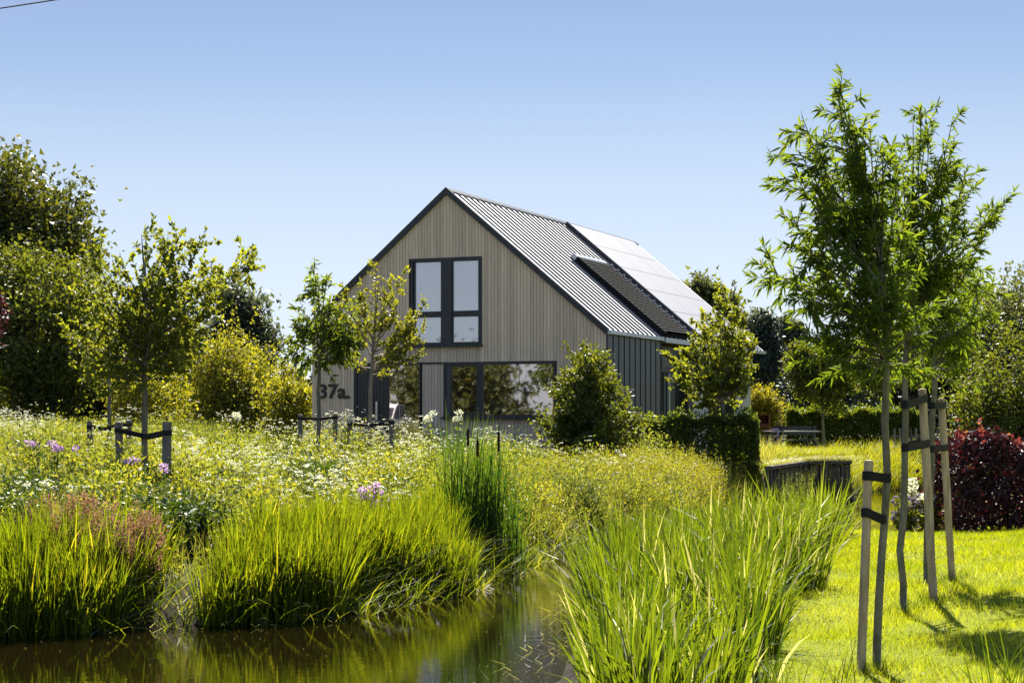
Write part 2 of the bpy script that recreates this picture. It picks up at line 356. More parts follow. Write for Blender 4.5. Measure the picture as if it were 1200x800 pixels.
# upper french windows
def window(x0, x1, z0, z1, fr, lites, pane, y=-.045, dep=.10, name='window'):
    mb = MB(); mb.box(x0, x0+fr, y, y+dep, z0, z1).box(x1-fr, x1, y, y+dep, z0, z1).box(x0+fr, x1-fr, y, y+dep, z0, z0+fr).box(x0+fr, x1-fr, y, y+dep, z1-fr, z1)
    w = mb.build(name, M['black'], house)
    return w
uw = window(*UW, .07, None, None)
xa, xb = fx(518.5), fx(530)
B('mullion', M['black'], uw, (xa, xb, -.05, .05, UW[2]+.072, UW[3]-.072))
ztr = fz(523, 368)
for (p0, p1) in ((fx(484.5), xa), (xb, fx(563.5))):
    B('transom', M['black'], uw, (p0+.03, p1-.01 if p1 == xa else p1-.03, -.04, .04, ztr-.045, ztr+.045))
    for z0, z1 in ((UW[2]+.07, ztr-.045), (ztr+.045, UW[3]-.07)):
        xx0, xx1 = p0+(.03 if p0 != xb else .0), p1-(.03 if p1 != xa else .0)
        B('sash', M['black'], uw, (xx0, xx0+.035, -.03, .03, z0, z1), (xx1-.035, xx1, -.03, .03, z0, z1), (xx0+.035, xx1-.035, -.03, .03, z0, z0+.035), (xx0+.035, xx1-.035, -.03, .03, z1-.035, z1))
        B('pane', M['pane_up'], uw, (xx0+.035, xx1-.035, .005, .02, z0+.035, z1-.035))
B('sill', M['black'], uw, (UW[0]-.03, UW[1]+.03, -.09, -.047, UW[2]-.03, UW[2]+.03))
# living room window
lw = window(*LW, .075, None, None, y=-.03)
xm = fx(563.5)
B('side_panel', M['wallmetal'], lw, (LW[0]+.077, fx(527), .0, .05, LW[2]+.077, LW[3]-.077))
B('mullion', M['black'], lw, (xm-.07, xm+.07, -.035, .05, LW[2]+.078, LW[3]-.078))
B('sash', M['black'], lw, (fx(527)+.002, fx(527)+.06, -.02, .03, LW[2]+.077, LW[3]-.077), (xm-.125, xm-.072, -.02, .03, LW[2]+.077, LW[3]-.077), (fx(527)+.06, xm-.125, -.02, .03, LW[2]+.077, LW[2]+.14), (fx(527)+.06, xm-.125, -.02, .03, LW[3]-.12, LW[3]-.077))
B('pane', M['pane_low'], lw, (fx(527)+.06, xm-.125, .008, .02, LW[2]+.14, LW[3]-.12))
B('pane', M['pane_low'], lw, (xm+.07, LW[1]-.075, .008, .02, LW[2]+.075, LW[3]-.075))
B('sill', M['black'], lw, (LW[0]-.05, LW[1]+.05, -.1, -.032, LW[2]-.05, LW[2]+.02))
# entrance: dark door with bar handle, full height side light
dr = MB().box(DR[0], DR[0]+.09, -.02, .06, DR[2], DR[3]).box(DR[0]+.09, DR[1], -.02, .06, DR[3]-.07, DR[3]).box(fx(453.2), fx(455.4), -.02, .06, DR[2], DR[3]-.07).box(DR[1]-.04, DR[1], -.02, .06, DR[2], DR[3]-.07).build('door', M['black'], house)
d0, d1 = DR[0]+.09, fx(453.2); nb = 9
for k in range(nb):
    a = d0+(d1-d0)*k/nb
    B('door_board', M['door'], dr, (a+.004, a+(d1-d0)/nb-.004, .012+.002*(k % 3), .05, DR[2], DR[3]-.072))
B('handle', M['steel'], dr, (fx(441.5), fx(443.6), -.075, -.045, fz(442, 492), fz(442, 470.5)), (fx(442), fx(443), -.045, .016, fz(442, 489), fz(442, 487)), (fx(442), fx(443), -.045, .016, fz(442, 475), fz(442, 473)))
B('pane', M['pane_low'], dr, (fx(455.4), DR[1]-.04, .02, .035, DR[2], DR[3]-.07))
# house number
cu = bpy.data.curves.new('number', 'FONT'); cu.body = '37a.'; cu.extrude = .02; cu.offset = .016; cu.size = 1
to = bpy.data.objects.new('number_tmp', cu); COL.objects.link(to); bpy.context.view_layer.update()
me = bpy.data.meshes.new_from_object(to.evaluated_get(bpy.context.evaluated_depsgraph_get())); bpy.data.objects.remove(to)
co = np.zeros(len(me.vertices)*3); me.vertices.foreach_get('co', co); co = co.reshape(-1, 3)
x0, x1, z0, z1 = fx(374.6), fx(410.6), fz(392, 467), fz(392, 449.7)
mn, mx_ = co.min(0), co.max(0)
nc = np.stack([x0+(co[:, 0]-mn[0])/(mx_[0]-mn[0])*(x1-x0), -.045-co[:, 2], z0+(co[:, 1]-mn[1])/(mx_[1]-mn[1])*(z1-z0)], -1)
me.vertices.foreach_set('co', nc.astype(np.float32).ravel()); me.materials.append(M['number']); me.update()
link('house_number', me, house)

# roof: right slope with standing seam panels, left slope plain
def RP(t, s, h): return (AP+t*CR+h*SR, s, RZ-t*SR+h*CR)
def rbox(mb, t0, t1, s0, s1, h0, h1):
    v = [RP(t_, s_, h_) for h_ in (h0, h1) for s_ in (s0, s1) for t_ in (t0, t1)]
    return mb.add(v, [(0, 2, 3, 1), (4, 5, 7, 6), (0, 1, 5, 4), (1, 3, 7, 5), (3, 2, 6, 7), (2, 0, 4, 6)])
roof = MB().prism([(AP-W/2, EZ-.02), (AP-W/2+.08, EZ-.06), (AP, RZ-.13), (AP, RZ-.012)], -.03, L).prism([(AP, RZ-.13), (-.08, EZ-.06), (.0, EZ-.02), (AP, RZ-.012)], -.03, L).build('roof', M['seam'], house)
RPITCH = .40; npn = int(L/RPITCH); RPITCH = (L+.02)/npn
pm = rbox(MB(), .09, SL+.03, 0, RPITCH, -.009, .006)
pm = rbox(pm, .09, SL+.03, RPITCH-.055, RPITCH-.025, .007, .065)
pmesh = pm.mesh('roof_panel'); pmesh.materials.append(M['roof'])
sm_ = rbox(MB(), .09, SL+.035, -.002, .030, .007, .042).mesh('roof_seam'); sm_.materials.append(M['seam'])
pm = rbox(MB(), .09, SL+.03, 0.001, RPITCH-.001, -.009, .006); pmesh = pm.mesh('roof_panel'); pmesh.materials.append(M['roof'])
for k in range(npn):
    link('roof_panel', pmesh, roof, (0, -.01+k*RPITCH, 0))
    link('roof_seam', sm_, roof, (0, -.01+k*RPITCH, 0))
lm = MB(); lm.add([(AP-.09*CR, -.03, RZ-.09*SR), (AP-SL*CR-.03, -.03, EZ-.02), (AP-SL*CR-.03, L, EZ-.02), (AP-.09*CR, L, RZ-.09*SR)], [(0, 1, 2, 3)])
lm.v[0] = lm.v[0]+np.array([-.006, 0, .008]); lm.build('left_slope', M['roof'], roof)
MB().prism([(AP-.11, RZ-.085), (AP, RZ-.02), (AP+.11, RZ-.085), (AP+.11, RZ-.045), (AP, RZ+.055), (AP-.11, RZ-.045)], -.05, L+.02).build('ridge_cap', M['wallmetal'], roof)
# black verge boards on the gable
for sgn in (-1, 1):
    e = AP+sgn*W/2
    poly = [(AP, RZ-.13), (e-sgn*.0, EZ-.14), (e+sgn*.03, EZ-.02), (e+sgn*.02, EZ+.04), (AP, RZ+.055)]
    if sgn < 0: poly = poly[::-1]
    MB().prism(poly, -.10 if sgn < 0 else -.1005, -.032).build('verge_board', M['black'], roof)
# gutters
B('gutter', M['flash'], roof, (.0, .11, -.06, 4.42, EZ-.12, EZ-.02))
B('gutter', M['flash'], roof, (.0, .14, 4.46, 6.95, EZ-.16, EZ-.03), )
B('gutter', M['flash'], roof, (.0, .11, 7.0, L, EZ-.12, EZ-.02))
# roof screen of black slats over a roof light
scr = rbox(rbox(rbox(MB(), 2.55, SL+.05, 4.42, 4.5, .045, .19), 2.55, SL+.05, 6.95, 7.03, .045, .19), 2.56, SL, 4.5, 6.95, .05, .09).build('roof_screen', M['matt'], house)
slm = MB()
c_, s_ = math.cos(.6), math.sin(.6)
v = []
for s0 in (4.505, 6.945):
    for (a, h) in ((-.058, -.045), (.055, -.012), (.052, .002), (-.061, -.031)): v.append(RP(a, s0, h))
slm.add(v, [(3, 2, 1, 0), (4, 5, 6, 7), (0, 1, 5, 4), (1, 2, 6, 5), (2, 3, 7, 6), (3, 0, 4, 7)])
sl = slm.mesh('slat'); sl.materials.append(M['matt'])
endm = rbox(MB(), -.03, .03, 7.032, 7.06, -.03, .05).mesh('lit_slat_end'); endm.materials.append(M['flash'])  # pale end pieces, made up to read as slat ends catching light
for k in range(27):
    tt = 2.66+k*.124; o = RP(tt, 0, .2); base = RP(0, 0, 0)
    d = (o[0]-base[0], 0, o[2]-base[2])
    link('slat', sl, scr, d)
    if k % 2 == 0: link('lit_slat_end', endm, scr, d)
rbox(MB(), 2.38, 2.545, 4.42, 7.03, .02, .18).build('screen_flashing', M['flash'], scr)
# solar array
arr = rbox(MB(), .2, 5.75, 8.5, 14.62, .07, .085).build('solar_array', M['black'], house)
rbox(MB(), .15, 5.8, 8.40, 8.495, .02, .13).build('array_edge', M['black'], arr)
pw, ph_ = (14.6-8.52)/3, (5.72-.22)/5
spm = rbox(MB(), .012, ph_-.012, .010, pw-.010, .09, .125).mesh('solar_panel'); spm.materials.append(M['solar'])
for r in range(5):
    for c in range(3):
        b0 = RP(0, 0, 0); o = RP(.22+r*ph_, 8.52+c*pw, 0); link('solar_panel', spm, arr, (o[0]-b0[0], o[1], o[2]-b0[2]))
# side wall: grey standing seam panels, recessed glazing, light panels
npn = 10; wp = 4.42/npn
for k in range(npn):
    B('wall_panel', M['wallmetal'], house, (-.028, -.004, k*wp+.004, (k+1)*wp-.004, -.3, EZ-.125))
    B('wall_seam', M['black'], house, (-.003, .016, (k+1)*wp-.018, (k+1)*wp+.008, -.3, EZ-.13))
B('corner_trim', M['black'], house, (-.03, .02, -.031, .002, -.3, EZ-.125))
xg = -.5
def gl(px0, px1, name, mat, z0, z1, par, x0=xg, d=.06): return B(name, mat, par, (x0-d, x0, sy(px0, x0), sy(px1, x0), z0, z1))
gd = gl(775.5, 861, 'glass_doors', M['black'], 2.32, 2.46, house, xg+.05)
for a, b_ in ((776, 784.5), (791, 803), (831.5, 843), (847, 860)): gl(a, b_, 'pane', M['pane_side'], -.2, 2.30, gd, xg-.02)
for a, b_ in ((784.5, 791), (803, 806), (829.5, 831.5), (843, 847)): gl(a, b_, 'door_frame', M['black'], -.2, 2.31, gd, xg+.02)
for a in (784.2, 803.5): gl(a, a+1.2, 'door_profile', M['flash'], -.2, 2.305, gd, xg+.06)
gl(806, 812.5, 'dark_post', M['black'], -.2, EZ-.14, house, xg+.25, .3)
for a, b_ in ((813, 830), (864, 880)):
    n_ = 3
    for k in range(n_): gl(a+(b_-a)*k/n_+.1, a+(b_-a)*(k+1)/n_-.1, 'light_panel', M['lightpanel'], -.25, EZ-.14 if a > 850 else 2.4, house, xg+.30, .32)
gl(860.2, 863.8, 'dark_post', M['black'], -.2, EZ-.14, house, xg+.2, .3)
gl(776, 860, 'eave_void_panel', M['wallmetal'], 2.47, EZ-.2, house, xg+.03)  # dark panel standing in for the deep shaded void under the eave
wl = gl(871, 874, 'wall_lamp', M['black'], 1.62, 1.90, house, xg+.37, .06)

# ------------------------------------------------------------------ vegetation builders
def leaves(mb, p, d, l, w, tint, fold=.18, six=False, tri=False):
    """leaf blades: p base points, d directions, l lengths, w widths"""
    n = len(p); d = unit(np.asarray(d, float)); r = rng.normal(size=(n, 3)); r[:, 2] += .0
    s = unit(np.cross(d, r)); u = np.cross(s, d)
    l = np.broadcast_to(l, (n,))[:, None]; w = np.broadcast_to(w, (n,))[:, None]
    if tri:
        V = np.stack([p+s*w*.62, p+d*l*1.05+u*w*fold, p+d*l*.12-s*w*.62], 1).reshape(-1, 3); mb.add(V, np.arange(n)[:, None]*3+[0, 1, 2], np.repeat(tint, 3))
    elif six:
        dr = np.array([0, 0, -1.])*l*.14
        a = p; b_ = p+d*l*.3+s*w*.5+u*w*fold; c = p+d*l*.65+s*w*.42+u*w*fold+dr*.4; e = p+d*l+dr
        b2 = p+d*l*.3-s*w*.5+u*w*fold; c2 = p+d*l*.65-s*w*.42+u*w*fold+dr*.4
        V = np.stack([a, b_, c, e, c2, b2], 1).reshape(-1, 3); k = np.arange(n)[:, None]*6
        mb.add(V, np.concatenate([k+[0, 1, 2, 3], k+[0, 3, 4, 5]]), np.repeat(tint, 6))
    else:
        a = p; b_ = p+d*l*.45+s*w*.5+u*w*fold; c = p+d*l; b2 = p+d*l*.45-s*w*.5+u*w*fold
        V = np.stack([a, b_, c, b2], 1).reshape(-1, 3); k = np.arange(n)[:, None]*4
        mb.add(V, k+[0, 1, 2, 3], np.repeat(tint, 4))
    return mb
def blades(mb, p, h, w, lean, bend, tint, segs=3):
    """grass blades: lean = initial sideways tilt, bend = extra arching towards the tip"""
    n = len(p); az = rng.uniform(0, 2*math.pi, n); hd = np.stack([np.cos(az), np.sin(az), np.zeros(n)], 1)
    fa = rng.uniform(0, math.pi, n); s = np.stack([np.cos(fa), np.sin(fa), np.zeros(n)], 1)
    h = np.broadcast_to(h, (n,))[:, None]; w = np.broadcast_to(w, (n,))[:, None]; lean = np.broadcast_to(lean, (n,))[:, None]; bend = np.broadcast_to(bend, (n,))[:, None]
    rows = []
    for k in range(segs):
        q = k/segs; c = p+np.array([0, 0, 1.])*h*(q-bend*q**3*.55)+hd*h*(lean*q+bend*q*q)
        ww = w*(1-q**1.6*.75); rows += [c-s*ww*.5, c+s*ww*.5]
    rows.append(p+np.array([0, 0, 1.])*h*(1-bend*.55)+hd*h*(lean+bend))
    V = np.stack(rows, 1).reshape(-1, 3); m_ = 2*segs+1; k = np.arange(n)[:, None]*m_
    tt = np.repeat(tint, m_)
    b0 = mb.n; mb.add(V, np.concatenate([k+[2*a, 2*a+1, 2*a+3, 2*a+2] for a in range(segs-1)]), tt) if segs > 1 else mb.add(V, k+[0, 1, 2], tt)
    if segs > 1: mb.f.append(b0+k+[2*segs-2, 2*segs-1, 2*segs])
    return mb
def bez(a, c, b_, n=9):
    t_ = np.linspace(0, 1, n)[:, None]; return a*(1-t_)**2+c*2*t_*(1-t_)+b_*t_**2

def skel_tree(name, label, cat, Y, trunk, tips, leaf, bark, nleaf=60, lsize=.08, lw=.45, twigs=7, twl=.22, depth=.6, zlow=None, droop=.1, arch=.2, start=.25, group=None, six=False, r0=None, spread=.6, tstart=(.05, .6)):
    """open crown: a trunk along photo points, limbs that end at the given crown tips, twigs and leaves along them"""
    global rng
    rng = np.random.default_rng(int(trunk[0][0]*7+Y*10))
    tp = np.array([P(px, py, Y) for px, py, _ in trunk]); rad = np.array([r for *_, r in trunk])
    base = tp[0].copy(); base[2] = float(height(base[:1], base[1:2])[0])
    tp[0, 2] = base[2]-.05
    root = thing(name, label, cat, base, group=group)
    # densify trunk with small wobble
    tt = np.linspace(0, 1, 14); ti = np.linspace(0, 1, len(tp))
    T = np.stack([np.interp(tt, ti, tp[:, k]) for k in range(3)], 1); R = np.interp(tt, ti, rad)
    wob = rng.normal(size=(14, 3))*np.array([.3, .3, 0])*R[:, None]*.8; wob[0] = 0; T = T+wob-base
    tm = MB().tube(T, R, 8); lm = MB(); fm = MB()
    zl = (P(0, zlow, Y)[2]-base[2]) if zlow else T[-1, 2]*.4
    PP, DD = [], []
    for (px, py, *o) in tips:
        tip = P(px, py, Y)-base; tip[1] = (o[0] if o else rng.uniform(-1, 1))*depth
        f_ = rng.uniform(*tstart); zs = min(zl+max(0, tip[2]-zl)*f_, T[-1, 2]*.98)
        st = np.array([np.interp(zs, T[:, 2], T[:, k]) for k in range(3)]); rs = np.interp(zs, T[:, 2], R)
        dv = tip-st; ln = np.linalg.norm(dv)
        ctl = st+dv*np.array([.62, .62, .38])+np.array([0, 0, 1])*ln*(arch-.15)
        br = bez(st, ctl, tip); rr = np.linspace(min(rs*.6, .012+.012*ln), .0025, 9); lm.tube(br, rr, 4, False)
        d_br = np.gradient(br, axis=0)
        for seg in range(40):
            pass
        nl = int(nleaf*ln)
        q = rng.uniform(max(start, .5), 1, nl//2+2)*8; nl = nl//2+2; i0 = np.clip(q.astype(int), 0, 7); fr = (q-i0)[:, None]
        PP.append(br[i0]*(1-fr)+br[i0+1]*fr); DD.append(unit(d_br[i0])*.5+rng.normal(size=(nl, 3))*spread-np.array([0, 0, droop]))
        for k in range(int(twigs*ln)+1):
            q = rng.uniform(max(.12, start-.1), .98)*8; i0 = min(int(q), 7); s_ = br[i0]+(br[i0+1]-br[i0])*(q-i0)
            dd = unit(unit(d_br[i0])*.7+rng.normal(size=3)*.62+np.array([0, 0, .25-droop*.5]))
            tl = twl*rng.uniform(.5, 1.3)*(1.2-.4*q/8); e = s_+dd*tl; e[2] -= droop*tl*.5
            mid = (s_+e)/2+np.array([0, 0, .06*tl]); tw = np.stack([s_, mid, e]); lm.tube(tw, [.005, .0035, .0015], 3, False)
            n2 = max(3, int(nleaf*tl*1.5)); q2 = rng.uniform(.15, 1, n2)[:, None]
            PP.append(s_+(e-s_)*q2); DD.append(dd*.6+rng.normal(size=(n2, 3))*spread-np.array([0, 0, droop]))
    PP, DD = np.concatenate(PP), np.concatenate(DD); n = len(PP); sz = lsize*rng.uniform(.55, 1.25, n)
    tint = np.clip(rng.beta(1.6, 2, n), .001, 1)
    leaves(fm, PP, DD, sz, sz*lw, tint, six=six)
    tm.build('trunk', bark, root, smooth=True); lm.build('limbs', bark, root, smooth=True); fm.build('crown', leaf, root)
    return root

def cloud_tree(name, label, cat, Y, px0, px1, ptop, pbot, leaf, bark, n=9000, lsize=.2, lobes=16, depth=None, group=None, trunk_px=None, tr=.2, lw=.6, clump=.16, shape=None, xyz=None, gaps=.75, stems=1, sprigs=60, spl=1., lpos=.72):
    """dense crown: leaf clumps spread through uneven lobes round forking limbs"""
    global rng
    rng = np.random.default_rng(int(abs(px0*3+px1*5+Y*11))+4)
    if xyz is None:
        x0, x1 = (px0-600)/F*Y, (px1-600)/F*Y; zt = P(0, ptop, Y)[2]; zb = P(0, pbot, Y)[2]
    else: x0, x1, zb, zt = xyz
    c = np.array([(x0+x1)/2, Y, (zt+zb)/2]); rx, rz = (x1-x0)/2, (zt-zb)/2; ry = depth or rx*.8
    bx = c[0] if trunk_px is None else (trunk_px-600)/F*Y
    base = np.array([bx, Y, float(height(np.array([bx]), np.array([Y]))[0])]); root = thing(name, label, cat, base, group=group)
    c = c-base
    lob = []
    while len(lob) < lobes:
        v = rng.uniform(-1, 1, 3)
        r = np.linalg.norm(v)
        if r > 1 or r < .35: continue
        wz = 1 if shape is None else shape((v[2]+1)/2)
        lob.append((v[0]*wz*lpos, v[1]*wz*lpos, v[2]*.76, rng.uniform(.24, .42)*(.5+.5*wz)))
    lob = np.array(lob); tm = MB(); fm = MB(); cr = c-np.array([0, 0, rz])
    top = c+np.array([0, 0, rz*.5])
    for k in range(stems):
        o = np.array([rng.uniform(-.25, .25)*rx*(stems > 1), rng.uniform(-.3, .3)*(stems > 1), -.1])
        tl = np.stack([o, o+np.array([(c[0])*.4, 0, max(.3, c[2]*.5)]), top]); tm.tube(bez(*tl, 8), np.linspace(tr, tr*.25, 8), 7)
    PP, DD = [], []
    per = np.maximum(lob[:, 3]**2, .02); per = (per/per.sum()*n).astype(int)
    for (lx, ly, lz, lr), m_ in zip(lob, per):
        lc = c+np.array([lx*rx, ly*ry, lz*rz]); R = lr*np.array([rx, ry, min(rz, rx*1.4)])
        z0 = max(.3, min(lc[2]-R[2], c[2]*.7)); st = np.array([c[0]*.4*min(1, z0/c[2]), 0, z0])
        tm.tube(bez(st, st*.3+lc*.7-np.array([0, 0, .1*rz]), lc, 6), np.linspace(tr*.4, tr*.08, 6), 4, False)
        nc = max(6, int(m_/38)); v = unit(rng.normal(size=(nc, 3)))*rng.uniform(.55, 1.02, (nc, 1)); v[:, 2] = np.where((v[:, 2] < -.4) & (rng.random(nc) < gaps*.6), -v[:, 2], v[:, 2])
        cc = lc+v*R; idx = rng.integers(0, nc, m_)
        sg = clump*min(rx, rz*1.2)*rng.uniform(.7, 1.3, nc)[idx][:, None]
        q = cc[idx]+rng.normal(size=(m_, 3))*sg*np.array([1, 1, .75])
        PP.append(q); DD.append(rng.normal(size=(m_, 3))+unit(v)[idx]*.7+np.array([0, 0, -.15]))
    for q_ in range(sprigs):
        lx, ly, lz, lr = lob[rng.integers(0, lobes)]; R = lr*np.array([rx, ry, min(rz, rx*1.4)]); v = unit(rng.normal(size=3)+np.array([0, -.1, .55]))
        a = c+np.array([lx*rx, ly*ry, lz*rz])+v*R*.8; ln = min(rx, rz)*rng.uniform(.16, .42)*clump*8*spl; e = a+unit(v+rng.normal(size=3)*.4+np.array([0, 0, .5]))*ln
        tm.tube(np.stack([a, (a+e)/2, e]), [tr*.07+.003, tr*.05+.002, .002], 3, False); m_ = 26; t_ = rng.random(m_)[:, None]
        PP.append(a+(e-a)*t_+rng.normal(size=(m_, 3))*lsize*.45); DD.append(rng.normal(size=(m_, 3))+unit(e-a)*.7)
    PP, DD = np.concatenate(PP), np.concatenate(DD); k = PP[:, 2] > .02; PP, DD = PP[k], DD[k]
    sz = lsize*rng.uniform(.6, 1.3, len(PP)); leaves(fm, PP, DD, sz, sz*lw, np.clip(rng.beta(1.5, 2, len(PP)), .001, 1), tri=Y > 59)
    tm.build('trunk', bark, root, smooth=True); fm.build('crown', leaf, root)
    return root

# ------------------------------------------------------------------ trees far behind
cl = cloud_tree
cl('broadleaf_tree', 'tall broad dark green tree at the left edge, highest of the trees', 'tree', 72, -150, 128, 172, 488, M['l_dark'], M['barkdark'], 58000, .25, 90, tr=.3, group='trees behind the meadow', clump=.10)
cl('broadleaf_tree', 'mid green bushy tree in front of the tallest tree at the left edge', 'tree', 62, -70, 150, 280, 520, M['l_mid'], M['barkdark'], 34000, .14, 40, tr=.2, group='trees behind the meadow', clump=.10)
cl('copper_beech', 'dark red leaved tree cut by the left edge of the photo', 'tree', 50, -70, 16, 335, 420, M['l_red'], M['barkdark'], 5000, .13, 14, tr=.12)
cl('broadleaf_tree', 'dark shady bushy tree low behind the left staked tree', 'tree', 66, 40, 245, 335, 560, M['l_dark'], M['barkdark'], 32000, .2, 34, tr=.16, group='trees behind the meadow', clump=.12)
cl('willow_bush', 'large yellow green bush between the left staked tree and the house', 'bush', 57, 190, 356, 386, 570, M['l_yellow'], M['barkdark'], 26000, .11, 38, tr=.08, stems=4, clump=.12, spl=1.6, sprigs=160)
cl('laurel_bush', 'pale yellow bush low against the left corner of the house', 'bush', 53, 296, 376, 420, 560, M['l_yellow'], M['barkdark'], 7000, .10, 18, tr=.05, stems=3, sprigs=80)
cl('leafy_bush', 'small bright green bush behind the left staked tree', 'bush', 50, 122, 232, 425, 550, M['l_yellow'], M['barkdark'], 6000, .11, 18, tr=.05, stems=3, sprigs=80)
cl('poplar_tree', 'grey green tree far off showing above the bush left of the house', 'tree', 120, 236, 330, 338, 470, M['l_haze_grey'], M['barkdark'], 9000, .34, 18, tr=.3, group='trees behind the meadow')
cl('broadleaf_tree', 'rounded sage green tree rising behind the far end of the roof', 'tree', 95, 782, 866, 290, 480, M['l_sage'], M['barkdark'], 9000, .28, 20, tr=.25, group='trees behind the house')
cl('poplar_tree', 'tall thin grey green tree beside the far roof end', 'tree', 90, 862, 912, 336, 486, M['l_haze_grey'], M['barkdark'], 6000, .22, 20, tr=.2, group='trees behind the house')
cl('poplar_tree', 'slender grey tree left of the big willow', 'tree', 96, 902, 950, 338, 486, M['l_haze_grey'], M['barkdark'], 5000, .22, 18, tr=.2, group='trees behind the house')
cl('spruce_tree', 'dark blue green conifer behind the yellow shrub', 'tree', 78, 868, 925, 352, 490, M['l_spruce'], M['barkdark'], 8000, .16, 22, tr=.16, group='trees behind the house', shape=lambda z: 1.1-.8*z)
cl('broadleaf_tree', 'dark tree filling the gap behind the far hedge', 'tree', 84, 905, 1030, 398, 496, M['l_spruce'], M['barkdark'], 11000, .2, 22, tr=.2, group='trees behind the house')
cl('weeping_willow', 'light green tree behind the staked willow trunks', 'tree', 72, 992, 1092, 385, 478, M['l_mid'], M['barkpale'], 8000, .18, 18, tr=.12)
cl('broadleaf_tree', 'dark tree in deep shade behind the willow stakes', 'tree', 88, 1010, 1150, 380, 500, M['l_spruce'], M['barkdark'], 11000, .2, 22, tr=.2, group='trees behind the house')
cl('broadleaf_tree', 'large grey green tree at the right edge of the photo', 'tree', 85, 1095, 1290, 336, 490, M['l_sage'], M['barkdark'], 16000, .22, 28, tr=.3, group='trees behind the house')
cl('leafy_bush', 'fresh green bush at the right edge behind the copper hedge', 'bush', 46, 1112, 1265, 386, 590, M['l_mid'], M['barkdark'], 14000, .11, 28, tr=.07, spl=1.6, sprigs=140, stems=4, clump=.11)
cl('garden_tree', 'leafy young tree by the garden table', 'tree', 58, 918, 1003, 382, 497, M['l_mid'], M['bark'], 8000, .12, 28, tr=.06, sprigs=110, trunk_px=966, clump=.10)
# trees beyond the left edge that the window panes mirror
for k, (x, y, h, r) in enumerate([(-24, 43, 4.6, 3.2), (-30, 38, 5.0, 4), (-21, 30, 3.9, 2.5), (-36, 28, 5.4, 4.5), (-27, 22, 4.6, 3.2)]):
    cl('broadleaf_tree', ['bushy tree left of the meadow mirrored in the ground floor panes', 'broad tree left of the meadow mirrored in the ground floor panes', 'small tree left of the ditch mirrored in the ground floor panes', 'tallest tree left of the ditch mirrored in the ground floor panes', 'tree nearest the camera on the left mirrored in the panes'][k], 'tree', y, 0, 0, 0, 0, M['l_mid'] if k % 2 else M['l_dark'], M['barkdark'], 7000, .34, 18, tr=.15, sprigs=0, xyz=(x-r*1.25, x+r*1.25, .2, 1+h), group='trees left of the photo')

fw = MB(); n = 110000; x = rng.uniform(-75, 75, n); y = rng.uniform(112, 128, n); tp = 6.6+1.6*np.sin(x*.21)+1.4*np.sin(x*.53+2)+.8*np.sin(x*1.3+y)-4.5*np.exp(-((x+8)/16)**2)
z = 1.0+rng.random(n)**.8*tp; leaves(fw, np.stack([x, y, z], 1), rng.normal(size=(n, 3)), .42*rng.uniform(.6, 1.3, n), .30, np.clip(rng.beta(1.5, 2.2, n), .001, 1), tri=True)
tmp = fw.build('far_wood', M['l_spruce']); kind(tmp, 'stuff')
# ------------------------------------------------------------------ young trees
st = skel_tree
st('apple_tree', 'young spreading tree tied between two weathered posts in the meadow', 'tree', 28,
   [(170, 560, .055), (170, 500, .05), (169, 440, .045), (172, 390, .035), (170, 330, .022), (166, 275, .006)],
   [(284, 293), (287, 306), (262, 318), (222, 277), (206, 273), (186, 268), (163, 270), (150, 300), (128, 305), (112, 318), (98, 350), (88, 378), (82, 398), (104, 425), (120, 440), (150, 430), (198, 432), (228, 420), (243, 395), (236, 365), (216, 340), (196, 345), (140, 350), (148, 385), (190, 395), (208, 310), (126, 370), (240, 345), (110, 395), (170, 415), (140, 330), (180, 310)],
   M['l_apple'], M['bark'], 34, .095, .6, 11, .50, .95, 448, .12, .16, .2)
st('apple_tree', 'thin young tree standing behind the two weathered posts', 'tree', 36,
   [(128, 520, .045), (128, 470, .04), (128, 430, .035), (130, 380, .015)],
   [(95, 415), (105, 400), (118, 372), (140, 370), (158, 392), (160, 425), (110, 432), (148, 440)], M['l_apple'], M['bark'], 45, .11, .55, 7, .25, .6, 440, .15, .15, .3)
st('cherry_tree', 'young tree with drooping glossy leaves in front of the house number', 'tree', 40,
   [(373, 520, .05), (373, 480, .045), (374, 440, .04), (376, 390, .03), (372, 320, .006)],
   [(370, 314), (366, 330), (386, 332), (392, 350), (355, 352), (350, 378), (341, 398), (348, 415), (352, 420), (370, 424), (388, 418), (402, 420), (415, 410), (424, 400), (428, 380), (425, 360), (408, 352), (398, 372), (410, 385), (380, 400), (366, 410), (392, 405), (360, 392), (412, 368), (400, 395), (385, 378), (420, 392)],
   M['l_cherry'], M['bark'], 34, .17, .33, 8, .36, .8, 425, .45, .22, .25, spread=.4)
st('pear_tree', 'thin young tree with sparse yellow leaves in front of the door', 'tree', 38,
   [(433, 528, .05), (434, 480, .045), (436, 430, .04), (438, 395, .03), (442, 350, .015), (446, 318, .004)],
   [(443, 312), (458, 330), (452, 350), (475, 318), (470, 340), (498, 352), (490, 365), (497, 385), (486, 396), (470, 382), (462, 366), (418, 330), (402, 335), (425, 345), (420, 372), (440, 372), (480, 404), (496, 417), (470, 418), (455, 416), (410, 425), (446, 435), (478, 372)],
   M['l_pear'], M['barkpale'], 32, .095, .6, 8, .30, .5, 440, .05, .1, .35)
